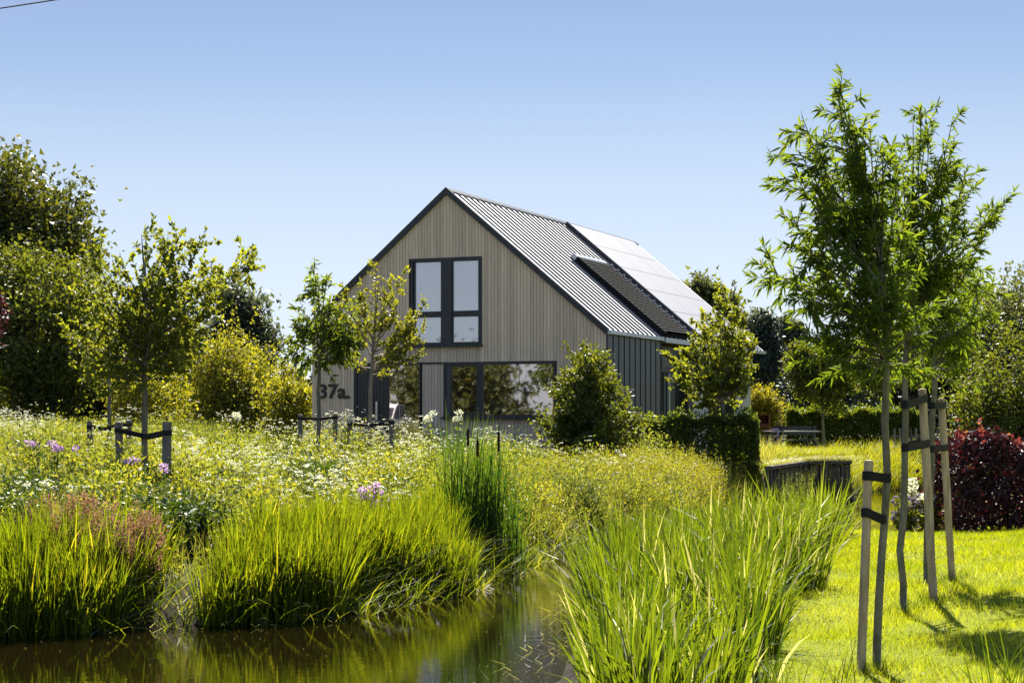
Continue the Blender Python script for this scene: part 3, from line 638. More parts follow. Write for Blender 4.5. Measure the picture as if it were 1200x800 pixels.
st('maple_tree', 'young leafy tree at the right front of the house behind the hedge', 'tree', 43,
   [(848, 548, .06), (847, 500, .055), (846, 440, .05), (846, 390, .03), (848, 345, .008)],
   [(850, 335), (838, 352), (862, 350), (830, 365), (872, 362), (820, 375), (878, 380), (884, 400), (812, 395), (800, 408), (790, 425), (784, 415), (792, 445), (806, 462), (822, 475), (840, 470), (862, 462), (878, 450), (886, 425), (868, 420), (826, 425), (850, 410), (838, 440), (815, 440), (860, 390), (840, 385), (870, 440)],
   M['l_apple'], M['bark'], 36, .11, .62, 10, .46, 1.0, 478, .12, .15, .15)
# three staked willows in front right
st('willow_tree', 'nearest of the three staked willows, tallest, with its crown to the left', 'tree', 11.7,
   [(1027, 790, .030), (1030, 720, .029), (1033, 640, .027), (1040, 560, .026), (1036, 470, .025), (1039, 400, .022), (1034, 300, .017), (1012, 200, .010), (982, 112, .002)],
   [(975, 110), (990, 120), (1003, 132), (946, 130), (955, 160), (940, 172), (928, 212), (930, 250), (935, 285), (906, 310), (915, 322), (925, 345), (945, 395), (960, 420), (990, 430), (1010, 445), (1050, 430), (1070, 380), (1080, 330), (1062, 260), (1050, 200), (1020, 150), (1030, 180), (968, 210), (985, 240), (960, 280), (970, 330), (1000, 300), (1000, 370), (1025, 260), (1046, 310), (1010, 200), (960, 360), (985, 395), (1030, 400), (1060, 300), (948, 240), (1040, 240), (1015, 330), (985, 180)],
   M['l_willow'], M['bark'], 88, .088, .18, 9, .26, .42, 425, .16, .2, .12, group='staked willow trees', six=True, spread=.38, tstart=(.03, .55))
st('willow_tree', 'second of the staked willows, bent trunk strapped to the tall middle stake', 'tree', 15,
   [(1058, 705, .032), (1056, 650, .031), (1062, 580, .030), (1060, 500, .028), (1062, 430, .026), (1066, 340, .02), (1070, 220, .01), (1070, 135, .002)],
   [(1072, 135), (1085, 145), (1100, 152), (1060, 155), (1112, 165), (1120, 200), (1130, 215), (1095, 180), (1080, 170), (1135, 262), (1145, 285), (1160, 250), (1150, 258), (1128, 310), (1145, 330), (1110, 360), (1130, 380), (1092, 400), (1060, 420), (1030, 400), (1040, 340), (1030, 260), (1045, 200), (1100, 260), (1110, 300), (1085, 320), (1100, 220), (1070, 260), (1120, 340), (1090, 280), (1060, 330)],
   M['l_willow'], M['bark'], 78, .095, .18, 8, .29, .5, 428, .16, .2, .15, group='staked willow trees', six=True, spread=.38, tstart=(.03, .55))
st('willow_tree', 'third and farthest of the staked willows beside the right hand stake', 'tree', 17.2,
   [(1086, 672, .034), (1086, 620, .033), (1092, 540, .031), (1093, 470, .028), (1096, 400, .022), (1102, 320, .012), (1108, 260, .003)],
   [(1110, 250), (1125, 280), (1140, 312), (1155, 325), (1140, 350), (1120, 380), (1145, 400), (1128, 430), (1138, 455), (1110, 420), (1075, 420), (1060, 400), (1080, 360), (1090, 300), (1115, 330), (1130, 405), (1100, 440), (1070, 440), (1125, 360)],
   M['l_willow'], M['bark'], 65, .11, .19, 6, .3, .5, 440, .25, .2, .2, group='staked willow trees', six=True, spread=.38)

# ------------------------------------------------------------------ stakes, posts and straps
def post(name, label, px_b, px_t, ptop, Y, r, mat, group, straps=(), zb=None, cat='post'):
    g = G(px_b, Y); t_ = P(px_t, ptop, Y); root = thing(name, label, cat, g, group=group)
    a = np.array([0, 0, -.15]); b_ = t_-g; k = np.linspace(0, 1, 9)[:, None]
    pts = a+(b_-a)*k+rng.normal(size=(9, 3))*np.array([1, 1, 0])*r*.05
    rr = np.full(9, r)*rng.uniform(.95, 1.04, 9); mb = MB().tube(pts, rr, 10); 
    tip = pts[-1]; mb.tube(np.stack([tip, tip+np.array([0, 0, .010]), tip+np.array([0, 0, .014])]), [r, r*.82, r*.3], 10)
    mb.build('shaft', mat, root, smooth=False)
    for (pya, pxt, pyt, Yt, hgt, rt) in straps:
        # flat rubber band nailed to the stake and looped round the stem
        fa = (pya-ptop)/1.0; z = P(0, pya, Y)[2]-g[2]; A = a+(b_-a)*((z-a[2])/(b_[2]-a[2])); E = P(pxt, pyt, Yt)-g
        mb = MB(); d = E-A; d2 = unit(np.array([d[0], d[1], 0])); s_ = np.array([-d2[1], d2[0], 0])
        ring = []
        for q in np.linspace(math.pi*.5, math.pi*1.5, 7): ring.append(A+(d2*math.cos(q)+s_*math.sin(q))*(r+.004))
        for q in np.linspace(-math.pi*.5, math.pi*.5, 7): ring.append(E+(d2*math.cos(q)+s_*math.sin(q))*(rt+.004))
        ring = np.array(ring); n = len(ring); up = np.array([0, 0, hgt/2]); c_ = (A+E)/2
        out = ring+unit((ring-c_)*np.array([1, 1, 0]))*.006
        V = np.concatenate([ring-up, ring+up, out-up, out+up]); i_ = np.arange(n); j_ = (i_+1) % n
        f = np.concatenate([np.stack([i_+2*n, j_+2*n, j_+3*n, i_+3*n], 1), np.stack([j_, i_, i_+n, j_+n], 1), np.stack([i_+n, i_+3*n, j_+3*n, j_+n], 1), np.stack([i_, j_, j_+2*n, i_+2*n], 1)])
        mb.add(V, f).build('strap', M['strap'], root)
    return root
g1 = 'round timber stakes beside the willows'
post('tree_stake', 'shortest timber stake, left of the nearest willow', 1008, 1018, 541, 11.7, .031, M['stake'], g1, [(557, 1038, 560, 11.7, .062, .027), (600, 1033, 608, 11.7, .062, .028)], cat='stake')
post('tree_stake', 'tallest timber stake, in the middle between two willow stems', 1095, 1081, 457, 15.4, .038, M['stake'], g1, [(466, 1060, 474, 15.0, .07, .03), (519, 1061, 524, 15.0, .07, .03)], cat='stake')
post('tree_stake', 'rightmost timber stake in front of the copper hedge', 1117, 1103, 468, 17.5, .036, M['stake'], g1, [(475, 1093, 475, 17.2, .065, .03), (524, 1092, 526, 17.2, .065, .033)], cat='stake')
g2 = 'weathered posts round the meadow trees'
post('tree_post', 'thick grey post right of the left meadow tree, nearest of the posts', 194, 196, 495, 27, .072, M['oldstake'], g2, [(507, 170, 512, 28, .075, .052)])
post('tree_post', 'thick leaning grey post left of the left meadow tree trunk', 143, 139, 495, 28, .065, M['oldstake'], g2, [(504, 170, 511, 28, .075, .052)])
post('tree_post', 'thin dark post farthest left in the meadow', 106, 105, 494, 35, .055, M['oldstake'], g2, [(500, 128, 503, 36, .07, .042)])
post('tree_post', 'short grey post half hidden behind the left meadow tree', 152, 151, 492, 37, .06, M['oldstake'], g2, [(497, 128, 500, 36, .06, .042)])
post('tree_post', 'grey post left of the yellow leaved tree at the door', 411, 410, 491, 37.6, .06, M['oldstake'], g2, [(497, 433, 499, 38, .065, .05)])
post('tree_post', 'grey post right of the yellow leaved tree at the door', 459, 459, 491, 37.6, .06, M['oldstake'], g2, [(495, 433, 499, 38, .065, .05)])
post('tree_post', 'post left of the drooping tree near the house corner', 352, 352, 486, 40, .055, M['oldstake'], g2, [(490, 373, 491, 40, .06, .045)])
post('tree_post', 'post right of the drooping tree under the house number', 393, 393, 485, 40, .055, M['oldstake'], g2, [(489, 373, 491, 40, .06, .045)])

# ------------------------------------------------------------------ shrubs and hedges
cl('viburnum_shrub', 'tall rounded shrub before the right corner of the gable', 'shrub', 41.5, 638, 744, 390, 590, M['l_mid'], M['barkdark'], 20000, .10, 34, lpos=.86, tr=.05, stems=6, depth=1.0, clump=.085, sprigs=230, spl=1.7, shape=lambda z: 1.2-.8*max(0, z-.55)*1.5)
cl('golden_shrub', 'golden yellow shrub beside the far end of the house wall', 'shrub', 62, 872, 916, 450, 512, M['l_gold'], M['barkdark'], 5000, .09, 12, tr=.03, stems=6, sprigs=220, spl=2.2, clump=.13)
def hedge(label, a, b_, dep, h, leaf, n, lsize, group, z0=None):
    a = np.array(a, float); b_ = np.array(b_, float); d = b_-a; ln = np.hypot(*d); d = d/ln; nrm = np.array([-d[1], d[0]])
    c = (a+b_)/2+nrm*dep/2; gz = float(height(c[:1], c[1:2])[0]); root = thing('hedge', label, 'hedge', (c[0], c[1], gz), math.atan2(d[1], d[0]), group)
    fm = MB(); u = rng.random(n); kx = np.where(u < .42, 0, np.where(u < .8, 1, 2))
    x = rng.uniform(-ln/2, ln/2, n); y = np.where(kx == 0, -dep/2+np.abs(rng.normal(size=n))*.09, rng.uniform(-dep/2, dep/2, n)); z = np.where(kx == 1, h-np.abs(rng.normal(size=n))*.08, rng.uniform(0, h, n))
    e = kx == 2; x = np.where(e, np.sign(x)*(ln/2-np.abs(rng.normal(size=n))*.08), x); 
    lump = .09*np.sin(x*3.1)*np.sin(x*1.3+2)+.06*np.sin(x*7.7+z*5); y = y+np.where(kx == 0, lump*.8, 0); z = z+np.where(kx == 1, lump, 0)
    sh = rng.random(n) < .10; z = z+np.where((kx == 1) & sh, rng.uniform(.03, .24, n), 0); y = y-np.where((kx == 0) & (rng.random(n) < .1), rng.uniform(.02, .14, n), 0)
    p = np.stack([x, y, z], 1); dd = rng.normal(size=(n, 3))+np.stack([0*x, np.where(kx == 0, -.8, 0), np.where(kx == 1, 1.2, .2)], 1)
    sz = lsize*rng.uniform(.6, 1.3, n); leaves(fm, p, dd, sz, sz*.62, np.clip(rng.beta(1.5, 2, n), .001, 1))
    tm = MB()
    for k in range(int(ln/.25)):
        xx = -ln/2+.12+k*.25; tm.tube(np.array([[xx, rng.uniform(-.1, .1), -.1], [xx+rng.uniform(-.1, .1), 0, h*.5], [xx+rng.uniform(-.15, .15), rng.uniform(-dep*.3, dep*.3), h*.92]]), [.02, .014, .006], 4)
        for q in range(3): tm.tube(np.array([[xx, 0, h*.3], [xx+rng.uniform(-.2, .2), rng.uniform(-dep*.4, dep*.4), h*rng.uniform(.5, .9)]]), [.012, .004], 3)
    tm.build('stems', M['barkdark'], root); fm.build('foliage', leaf, root); return root
hedge('long clipped hedge between the meadow and the right side of the house', (1.75, 42.6), (5.95, 42.1), .9, 1.24, M['l_hedge'], 26000, .085, 'clipped green hedges')
hedge('short clipped hedge running back beside the terrace', (5.9, 43.05), (6.0, 45.2), .8, 1.2, M['l_hedge'], 5000, .085, 'clipped green hedges')
hedge('clipped hedge at the back of the garden behind the table', (9.9, 62.5), (14.6, 61.5), .9, 1.3, M['l_hedge'], 20000, .13, 'clipped green hedges')
# copper hedge at the right
rh = thing('copper_shrub', 'broad dark red shrub on the lawn at the right edge', 'shrub', G(1165, 25.8))
bz = np.array(rh.location); fm = MB(); n = 26000
px_ = rng.uniform(6.35, 10.2, n); pz_ = rng.random(n)**.8; py_ = rng.uniform(-1, 1, n)
topz = 1.42+.10*np.sin(px_*3)+.06*np.sin(px_*7.3)-.35*np.clip(6.8-px_, 0, 1); prof = np.sqrt(np.clip(1-((pz_-.45)/.62)**2, .05, 1))
sd_ = rng.random(n) < .75; py_ = np.where(sd_, np.sign(py_)*(1-np.abs(rng.normal(size=n))*.12), py_)
pts = np.stack([px_+rng.normal(size=n)*.06, 25.9+py_*.95*prof+.12*np.sin(px_*5+pz_*6), bz[2]+pz_*topz+rng.normal(size=n)*.05], 1)-bz
sz = .085*rng.uniform(.6, 1.3, n); leaves(fm, pts, rng.normal(size=(n, 3))+[0, -.3, .4], sz, sz*.6, np.clip(rng.beta(1.4, 2.4, n), .001, 1)); fm.build('foliage', M['l_red'], rh)
fm = MB(); tm = MB()
for k in range(46):
    x = rng.uniform(6.4, 9.4); y = rng.uniform(25.1, 26.4); big = rng.random() < .22; hh = rng.uniform(.10, .22)+(.22 if big else 0)
    a = np.array([x, y, bz[2]+1.30+.08*math.sin(x*3)-.35*max(0, 6.8-x)])-bz; e = a+np.array([rng.uniform(-.07, .07), rng.uniform(-.07, .07), hh]); tm.tube(np.stack([a-[0, 0, .4], a, e]), [.006, .004, .002], 3, False)
    m_ = 22; q = rng.random(m_)[:, None]; s_ = .07*rng.uniform(.6, 1.2, m_); leaves(fm, a+(e-a)*q, rng.normal(size=(m_, 3))+[0, 0, .5], s_, s_*.55, np.clip(rng.random(m_), .001, 1))
for k in range(26):
    x = rng.uniform(6.4, 9.6); a = np.array([x, 25.9+rng.uniform(-.5, .5), bz[2]-.05])-bz; e = a+np.array([rng.uniform(-.3, .3), rng.uniform(-.4, .4), 1.25]); tm.tube(np.stack([a, (a+e)/2, e]), [.02, .014, .006], 4, False)
tm.build('stems', M['barkdark'], rh); fm.build('red_shoots', M['l_redtip'], rh)

# ------------------------------------------------------------------ terrace things
# timber sheet piling that holds the terrace
rw = thing('retaining_wall', 'weathered timber sheet piling at the water below the terrace', 'wall', (8.4, 46.0, 0))
n_ = 13; p0, p1 = np.array([6.75, 43.15]), np.array([7.72, 45.72]); 
for (a, b_, n_) in ((np.array([7.66, 45.74]), np.array([8.95, 46.0]), 9), (np.array([6.76, 43.05]), np.array([7.64, 45.68]), 10), (np.array([5.95, 40.7]), np.array([6.74, 42.98]), 10)):
    for k in range(n_):
        c = a+(b_-a)*(k+.5)/n_; d = (b_-a)/np.hypot(*(b_-a)); nn = np.array([-d[1], d[0]]); wv = np.hypot(*(b_-a))/n_
        off = .03*(k % 2); hw = wv*(.36 if k % 2 else .46)
        cs = [c-d*hw-nn*(.03+off), c+d*hw-nn*(.03+off), c+d*hw+nn*.03, c-d*hw+nn*.03]
        zt = .98+.03*rng.normal() if k % 2 == 0 else .93
        V = [(*q, -.5) for q in cs]+[(*q, zt) for q in cs]; mb = MB(); mb.add(np.array(V)-[8.4, 46, 0], [(0, 1, 5, 4), (1, 2, 6, 5), (2, 3, 7, 6), (3, 0, 4, 7), (4, 5, 6, 7)]); mb.build('plank', M['plankold'], rw)
    d = (b_-a)/np.hypot(*(b_-a)); nn = np.array([-d[1], d[0]])
    cs = [a-nn*.13, b_-nn*.13, b_+nn*.04, a+nn*.04]; mb = MB(); mb.add(np.array([(*q, .98) for q in cs]+[(*q, 1.06) for q in cs])-[8.4, 46, 0], [(0, 1, 5, 4), (1, 2, 6, 5), (2, 3, 7, 6), (3, 0, 4, 7), (4, 5, 6, 7), (3, 2, 1, 0)]); mb.build('cap_beam', M['plankold'], rw)
for (a, b_) in (((7.0, 43.6), (7.66, 45.85)), ((7.66, 45.85), (9.1, 46.2))):
    pass
# garden table, bench and chair
tb = thing('garden_table', 'grey garden table on dark splayed legs on the terrace', 'table', G(927, 55), .25)
B('table_top', M['table'], tb, (-.85, .85, -.4, .4, .70, .745))
for sx in (-1, 1):
    for s2 in (-1, 1): MB().tube([(sx*.62, s2*.28, .70), (sx*.78, s2*.36, -.03)], [.035, .03], 4).build('leg', M['black'], tb)
bn = thing('garden_bench', 'dark bench behind the garden table', 'bench', G(935, 56.6), .25)
for k in range(3): B('seat_slat', M['black'], bn, (-.75, .75, -.2+k*.14, -.08+k*.14, .42, .45))
for k in range(2): B('back_slat', M['black'], bn, (-.75, .75, .24, .27, .60+k*.16, .73+k*.16))
for sx in (-.65, .65):
    B('leg', M['black'], bn, (sx-.03, sx+.03, -.18, -.12, -.03, .42)); B('leg', M['black'], bn, (sx-.031, sx+.031, .2, .238, -.03, .9))
ch = thing('garden_chair', 'garden chair with a mauve cushion left of the table', 'chair', G(903, 54.6), -1.2)
B('seat', M['table'], ch, (-.24, .24, -.24, .22, .41, .45))
mb = MB(); mb.add([(-.23, .20, .45), (.23, .20, .45), (.23, .34, .95), (-.23, .34, .95), (-.23, .24, .45), (.23, .24, .45), (.23, .38, .95), (-.23, .38, .95)], [(0, 1, 2, 3), (5, 4, 7, 6), (0, 4, 5, 1), (3, 2, 6, 7), (1, 5, 6, 2), (4, 0, 3, 7)]); mb.build('backrest', M['black'], ch)
B('cushion', M['mauve'], ch, (-.2, .2, .13, .19, .47, .86))
for sx in (-.22, .22):
    MB().tube([(sx, -.2, .43), (sx, -.24, -.02)], .02, 5).build('leg', M['black'], ch); MB().tube([(sx, .2, .43), (sx, .3, -.02)], .02, 5).build('leg', M['black'], ch)
    B('armrest', M['table'], ch, (sx-.03, sx+.03, -.22, .25, .62, .65)); MB().tube([(sx, -.2, .44), (sx, -.2, .62)], .015, 4).build('arm_post', M['black'], ch)
fp = thing('fire_box', 'rust brown steel fire box on legs next to the golden shrub', 'fire pit', G(891, 57), -.2)
MB().box(-.3, .3, -.2, .2, .87, .92).box(-.3, -.27, -.2, .2, .922, 1.27).box(.27, .3, -.2, .2, .922, 1.27).box(-.3, .3, .17, .2, .922, 1.27).box(-.33, .33, -.24, .24, 1.272, 1.30).box(-.268, .268, -.2, -.18, .922, 1.0).build('firebox', M['rust'], fp)
for sx in (-.25, .25):
    for s2 in (-.16, .16): B('leg', M['rust'], fp, (sx-.02, sx+.02, s2-.02, s2+.02, -.03, .869))
# picket gate at the back
pf = thing('picket_fence', 'dark wooden picket fence seen between the willow stems', 'fence', G(1080, 56), -.1)
for k in range(11):
    x = -.85+k*.17; B('picket', M['plankold'] if k % 4 == 3 else M['oldstake'], pf, (x-.035, x+.035, -.015, .015, -.05, 1.12+.02*math.sin(k*2)))
B('rail', M['oldstake'], pf, (-.95, .95, .018, .05, .25, .33)); B('rail', M['oldstake'], pf, (-.95, .95, .018, .05, .82, .9))

# overhead cable between two poles beyond the frame
a, b_ = np.array([-26., 34, 8.7]), np.array([4., 31, 10.6])
k = np.linspace(0, 1, 40)[:, None]; cpts = a+(b_-a)*k-np.array([0, 0, 1.])*(4*k*(1-k))*.35
# keep the cable on the two photo points
A, E = P(0, 10, 33), P(62, 0.5, 32.3); dirv = E-A; k = np.linspace(-14, 20, 90)[:, None]; cpts = A+dirv*k+np.array([0, 0, .004])*(k*(k-1))
ends = cpts[0], cpts[-1]
w_ = MB().tube(cpts, .013, 5).build('power_cable', M['cable']); tag(w_, 'thin black overhead cable crossing the top left corner', 'cable')
for q, lab in ((ends[0], 'wooden pole that carries the cable left of the photo'), (ends[1], 'wooden pole that carries the cable above the photo')):
    gz = float(height(q[:1], q[1:2])[0]); pr = thing('utility_pole', lab, 'pole', (q[0], q[1], gz), group='poles that carry the cable')
    MB().tube([(0, .12, -.3), (0, .12, q[2]-gz+.25)], [.13, .09], 8).build('pole_shaft', M['oldstake'], pr)

# ------------------------------------------------------------------ ground cover
def scatter(n, x0, x1, y0, y1, ok, batch=None):
    out = []; got = 0
    for _ in range(40):
        m_ = n*2; x = rng.uniform(x0, x1, m_); y = rng.uniform(y0, y1, m_)
        k = np.abs(x) < .315*y+1.2; x, y = x[k], y[k]; k = ok(x, y); out.append(np.stack([x[k], y[k]], 1)); got += k.sum()
        if got >= n: break
    p = np.concatenate(out)[:n]; return np.concatenate([p, height(p[:, 0], p[:, 1])[:, None]-.02], 1)
def lown(x, y, s=1.): return np.sin(x*1.1*s+1.3*np.sin(y*.7*s))*np.cos(y*.9*s+.8*np.sin(x*.6*s+2))
def housefree(x, y):
    dx, dy = x-RX, y-RY; lx = dx*CO-dy*SI; ly = dx*SI+dy*CO
    return ~((lx > XL-.2) & (lx < .2) & (ly > -.1))
def meadow_ok(dmin, dmax=99):
    def ok(x, y):
        df, dn, ins, far = zone(x, y)
        return far & ~ins & (df > dmin) & (df < dmax) & housefree(x, y) & ~((x > 3.9+(y-36)*.1) & (y > 33)) & ((y < 44.5) | (x < -8.5))
    return ok
stuff = lambda mb, name, mat: kind(mb.build(name, mat), 'stuff')
hm = lambda p: (1+.16*np.clip((p[:, 1]-36)/5, 0, 1))*1+.22*lown(p[:, 0], p[:, 1], .8)+.16*lown(p[:, 0]+7, p[:, 1]*1.3, 2.1)
near_w = lambda p: np.clip(p[:, 1]/30, .7, 1.6)
def clump_blades(mb, ctr, nb, rad, h, w, spread, bend, tints, segs=4):
    # tussocks: blades fan out from each centre, outer ones lean more
    m_ = len(ctr); cnt = rng.integers(int(nb*.5), int(nb*1.5), m_); idx = np.repeat(np.arange(m_), cnt); n = len(idx)
    a = rng.uniform(0, 6.283, n); q = np.sqrt(rng.random(n)); p = ctr[idx]+np.stack([np.cos(a)*q*rad, np.sin(a)*q*rad, 0*a], 1)
    hh = h[idx]*rng.uniform(.55, 1.1, n); ww = w*rng.uniform(.6, 1.4, n); fa = a+rng.normal(size=n)*.7; hd = np.stack([np.cos(fa), np.sin(fa), 0*fa], 1)
    sa = rng.uniform(0, math.pi, n); s_ = np.stack([np.cos(sa), np.sin(sa), 0*sa], 1)
    lean = (spread*q*rng.uniform(.2, 1.1, n))[:, None]; bd_ = (bend*rng.random(n)**2.2*1.6)[:, None]; hh = hh[:, None]; ww = ww[:, None]; up = np.array([0, 0, 1.]); rows = []
    for k in range(segs):
        t_ = k/segs; c = p+up*hh*(t_-bd_*t_**3*.5)+hd*hh*(lean*t_+bd_*t_*t_); wv = ww*(1-t_**1.7*.78); rows += [c-s_*wv*.5, c+s_*wv*.5]
    rows.append(p+up*hh*(1-bd_*.5)+hd*hh*(lean+bd_)); V = np.stack(rows, 1).reshape(-1, 3); mm = 2*segs+1; k = np.arange(n)[:, None]*mm
    tt = np.clip(tints[idx]*.55+rng.beta(1.1, 1.2, n)*.42, .001, .93); dry = rng.random(n) < .06; tt = np.where(dry, 1, tt)
    b0 = mb.n; mb.add(V, np.concatenate([k+[2*q_, 2*q_+1, 2*q_+3, 2*q_+2] for q_ in range(segs-1)]), np.repeat(tt, mm)); mb.f.append(b0+k+[2*segs-2, 2*segs-1, 2*segs]); return mb
def domes(ctr, r, h, n, lsize, name, mat, lw=.38):
    # leafy wild bushes: leaves in the upper shell of many small domes, with ragged sprigs
    m_ = len(ctr); cnt = np.maximum(20, (n*r*h/np.mean(r*h))).astype(int); idx = np.repeat(np.arange(m_), cnt); N_ = len(idx); v = unit(rng.normal(size=(N_, 3))); v[:, 2] = np.abs(v[:, 2])
    lump = 1+.22*np.sin(v[:, 0]*5+idx)*np.sin(v[:, 1]*6+idx*1.7)+.12*rng.normal(size=N_); q = rng.uniform(.45, 1.05, N_)*lump
    p = ctr[idx]+v*np.stack([r[idx], r[idx], h[idx]], 1)*q[:, None]; sz = lsize*rng.uniform(.5, 1.3, N_)
    mb = leaves(MB(), p, v*.6+rng.normal(size=(N_, 3))*.8+[0, 0, .3], sz, sz*lw, np.clip(rng.beta(1.5, 1.8, N_), .001, 1), tri=True); kind(mb.build(name, mat), 'stuff')
    k = rng.integers(0, N_, m_*9); return p[k][p[k][:, 2] > (ctr[idx[k], 2]+h[idx[k]]*.55)]
# meadow grass
p = scatter(85000, -17, 5, 18, 60, meadow_ok(.8)); n = len(p)
stuff(blades(MB(), p, rng.uniform(.3, .68, n)*hm(p), .009*near_w(p), rng.uniform(0, .25, n), rng.uniform(0, .35, n), np.clip(rng.beta(1.6, 1.8, n), .001, 1), 2), 'meadow_grass', M['l_meadow'])
# herbs: stems with leaflets, some with white flower heads
def herbs(p, h, leafmat, name, nl=12, lsize=.085, lw=.32, stemw=.006):
    n = len(p); mb = MB(); az = rng.uniform(0, 6.28, n); ln = rng.uniform(0, .18, n); top = p+np.stack([np.cos(az)*ln*h, np.sin(az)*ln*h, h], 1)
    q = rng.uniform(.2, 1, (n, nl)); pp = (p[:, None]+(top-p)[:, None]*q[..., None]).reshape(-1, 3)
    d = rng.normal(size=(n*nl, 3))*[1, 1, .4]+[0, 0, .45]; s = (lsize*(1.35-q)*rng.uniform(.7, 1.3, (n, nl))).ravel()
    leaves(mb, pp, d, s, s*lw, np.clip(rng.beta(1.5, 1.8, n*nl), .001, 1), tri=p[:, 1].mean() > 15)
    blades(mb, p, h, stemw, ln*.6, 0.02, np.full(n, .4), 2); stuff(mb, name, leafmat); return top
def umbels(c, r, nd, size, mat, name, dome=.35):
    n = len(c); mb = MB(); a = rng.uniform(0, 6.28, (n, nd)); rr = np.sqrt(rng.random((n, nd)))*np.broadcast_to(r, (n,))[:, None]
    q = c[:, None]+np.stack([np.cos(a)*rr, np.sin(a)*rr, dome*(r if np.isscalar(r) else r[:, None])*(1-(rr/np.max(r))**2)+rng.normal(size=(n, nd))*.006], -1)
    q = q.reshape(-1, 3); m_ = len(q); u = rng.normal(size=(m_, 3))*[.5, .5, .25]; e1 = unit(np.cross(u+[0, 0, 1], rng.normal(size=(m_, 3)))); e2 = np.cross(unit(u+[0, 0, 1]), e1)
    s = size*rng.uniform(.6, 1.3, (m_, 1)); V = np.stack([q+e1*s, q+e2*s, q-e1*s, q-e2*s], 1).reshape(-1, 3)
    mb.add(V, np.arange(m_)[:, None]*4+[0, 1, 2, 3], np.repeat(np.clip(rng.random(m_), .001, 1), 4)); return stuff(mb, name, mat)
p = scatter(9500, -17, 5, 18, 58, meadow_ok(.9)); h = rng.uniform(.4, .8, len(p))*hm(p); herbs(p, h, M['l_herb'], 'meadow_herbs')
fl = lambda x, y: meadow_ok(1.2)(x, y) & (lown(x+3, y, .55)+.5*lown(x, y+5, 1.9) > .3)
p = scatter(1700, -17, 3.2, 19, 50, fl); k = np.repeat(np.arange(len(p)), rng.integers(1, 5, len(p))); p = p[k]+rng.normal(size=(len(k), 3))*[.09, .09, 0]
h = rng.uniform(.6, 1.0, len(p))*hm(p); top = herbs(p, h, M['l_herb'], 'yarrow_stems', 8, .08, .25)
umbels(top+[0, 0, .01], .055*rng.uniform(.25, 1.3, len(top))**1.3, 15, .0098, M['umbel'], 'white_yarrow_flowers', .3)
for nm, mt, nb_, ls, hs in (('leafy_wild_bushes', 'l_herb', 330, .07, 1.), ('yellow_wild_bushes', 'l_yellow', 110, .065, .95), ('dark_wild_bushes', 'l_darkherb', 90, .08, .85)):
    c = scatter(nb_, -15, 4, 19.3, 46, meadow_ok(1.3)); rr = rng.uniform(.2, .62, nb_); tops = domes(c, rr, rng.uniform(.55, 1.1, nb_)*hs*np.clip(.7+rr*.7, .8, 1.15), 640, ls, nm, M[mt])
    if nm != 'dark_wild_bushes': umbels(tops[::2]+[0, 0, .03], .045*rng.uniform(.3, 1.3, len(tops[::2])), 16, .0085, M['umbel'], 'bush_flowers', .25)
# dark leafy clumps and ripe grass patches
def patch(px, Y, r, n): 
    c = G(px, Y); a = rng.uniform(0, 6.28, n); q = np.sqrt(rng.random(n))*r; x = c[0]+np.cos(a)*q*1.3; y = c[1]+np.sin(a)*q; return np.stack([x, y, height(x, y)-.02], 1)
p = np.concatenate([patch(62, 20.5, .55, 260), patch(150, 20.5, .6, 240), patch(405, 24, .42, 200), patch(30, 23, .5, 150), patch(250, 21, .5, 160), patch(235, 26, .6, 200), patch(100, 19.2, .5, 160), patch(380, 30, .5, 150), patch(668, 31.5, .45, 160)])
herbs(p, rng.uniform(.5, .85, len(p)), M['l_darkherb'], 'dark_leafy_herbs', 20, .12, .4)
p = np.concatenate([patch(700, 33, 1.0, 900), patch(640, 30.5, .7, 500), patch(760, 35, .9, 500), patch(690, 30.8, .5, 450), patch(600, 33, 1., 300)]); n = len(p)
stuff(blades(MB(), p, rng.uniform(.6, 1.15, n), .008, rng.uniform(0, .3, n), rng.uniform(0, .4, n), np.clip(rng.random(n), .001, 1)), 'ripe_grass', M['l_golden'])
p = np.concatenate([patch(790, 36.5, .8, 420), patch(735, 36, .7, 350), patch(820, 38, .5, 220), patch(690, 34, .7, 260), patch(650, 32, .6, 200), patch(745, 33.5, .5, 160)]); herbs(p, rng.uniform(.7, 1.15, len(p)), M['l_yellow'], 'goldenrod_plants', 22, .09, .3)
p = np.concatenate([patch(115, 18.9, .55, 130), patch(75, 19.3, .3, 50), patch(140, 18.6, .35, 60)]); top = herbs(p, rng.uniform(.6, .95, len(p)), M['l_herb'], 'dock_stems', 5, .1, .25)
q = (top[:, None]-[0, 0, 1]*rng.uniform(0, .3, (len(top), 40))[..., None]*1).reshape(-1, 3)+rng.normal(size=(len(top)*40, 3))*[.025, .025, .01]
leaves(mb := MB(), q, rng.normal(size=q.shape), .028, .024, np.clip(rng.random(len(q)), .001, 1)); stuff(mb, 'dock_seed_heads', M['dock'])
# grass heads seen against the dark trees at the far left
p = scatter(5000, -18, -8, 38, 56, meadow_ok(1)); n = len(p)
stuff(blades(MB(), p, rng.uniform(.85, 1.15, n), .016, rng.uniform(0, .12, n), rng.uniform(0, .1, n), np.clip(rng.random(n), .001, 1)), 'tall_grass_heads', M['l_golden'])
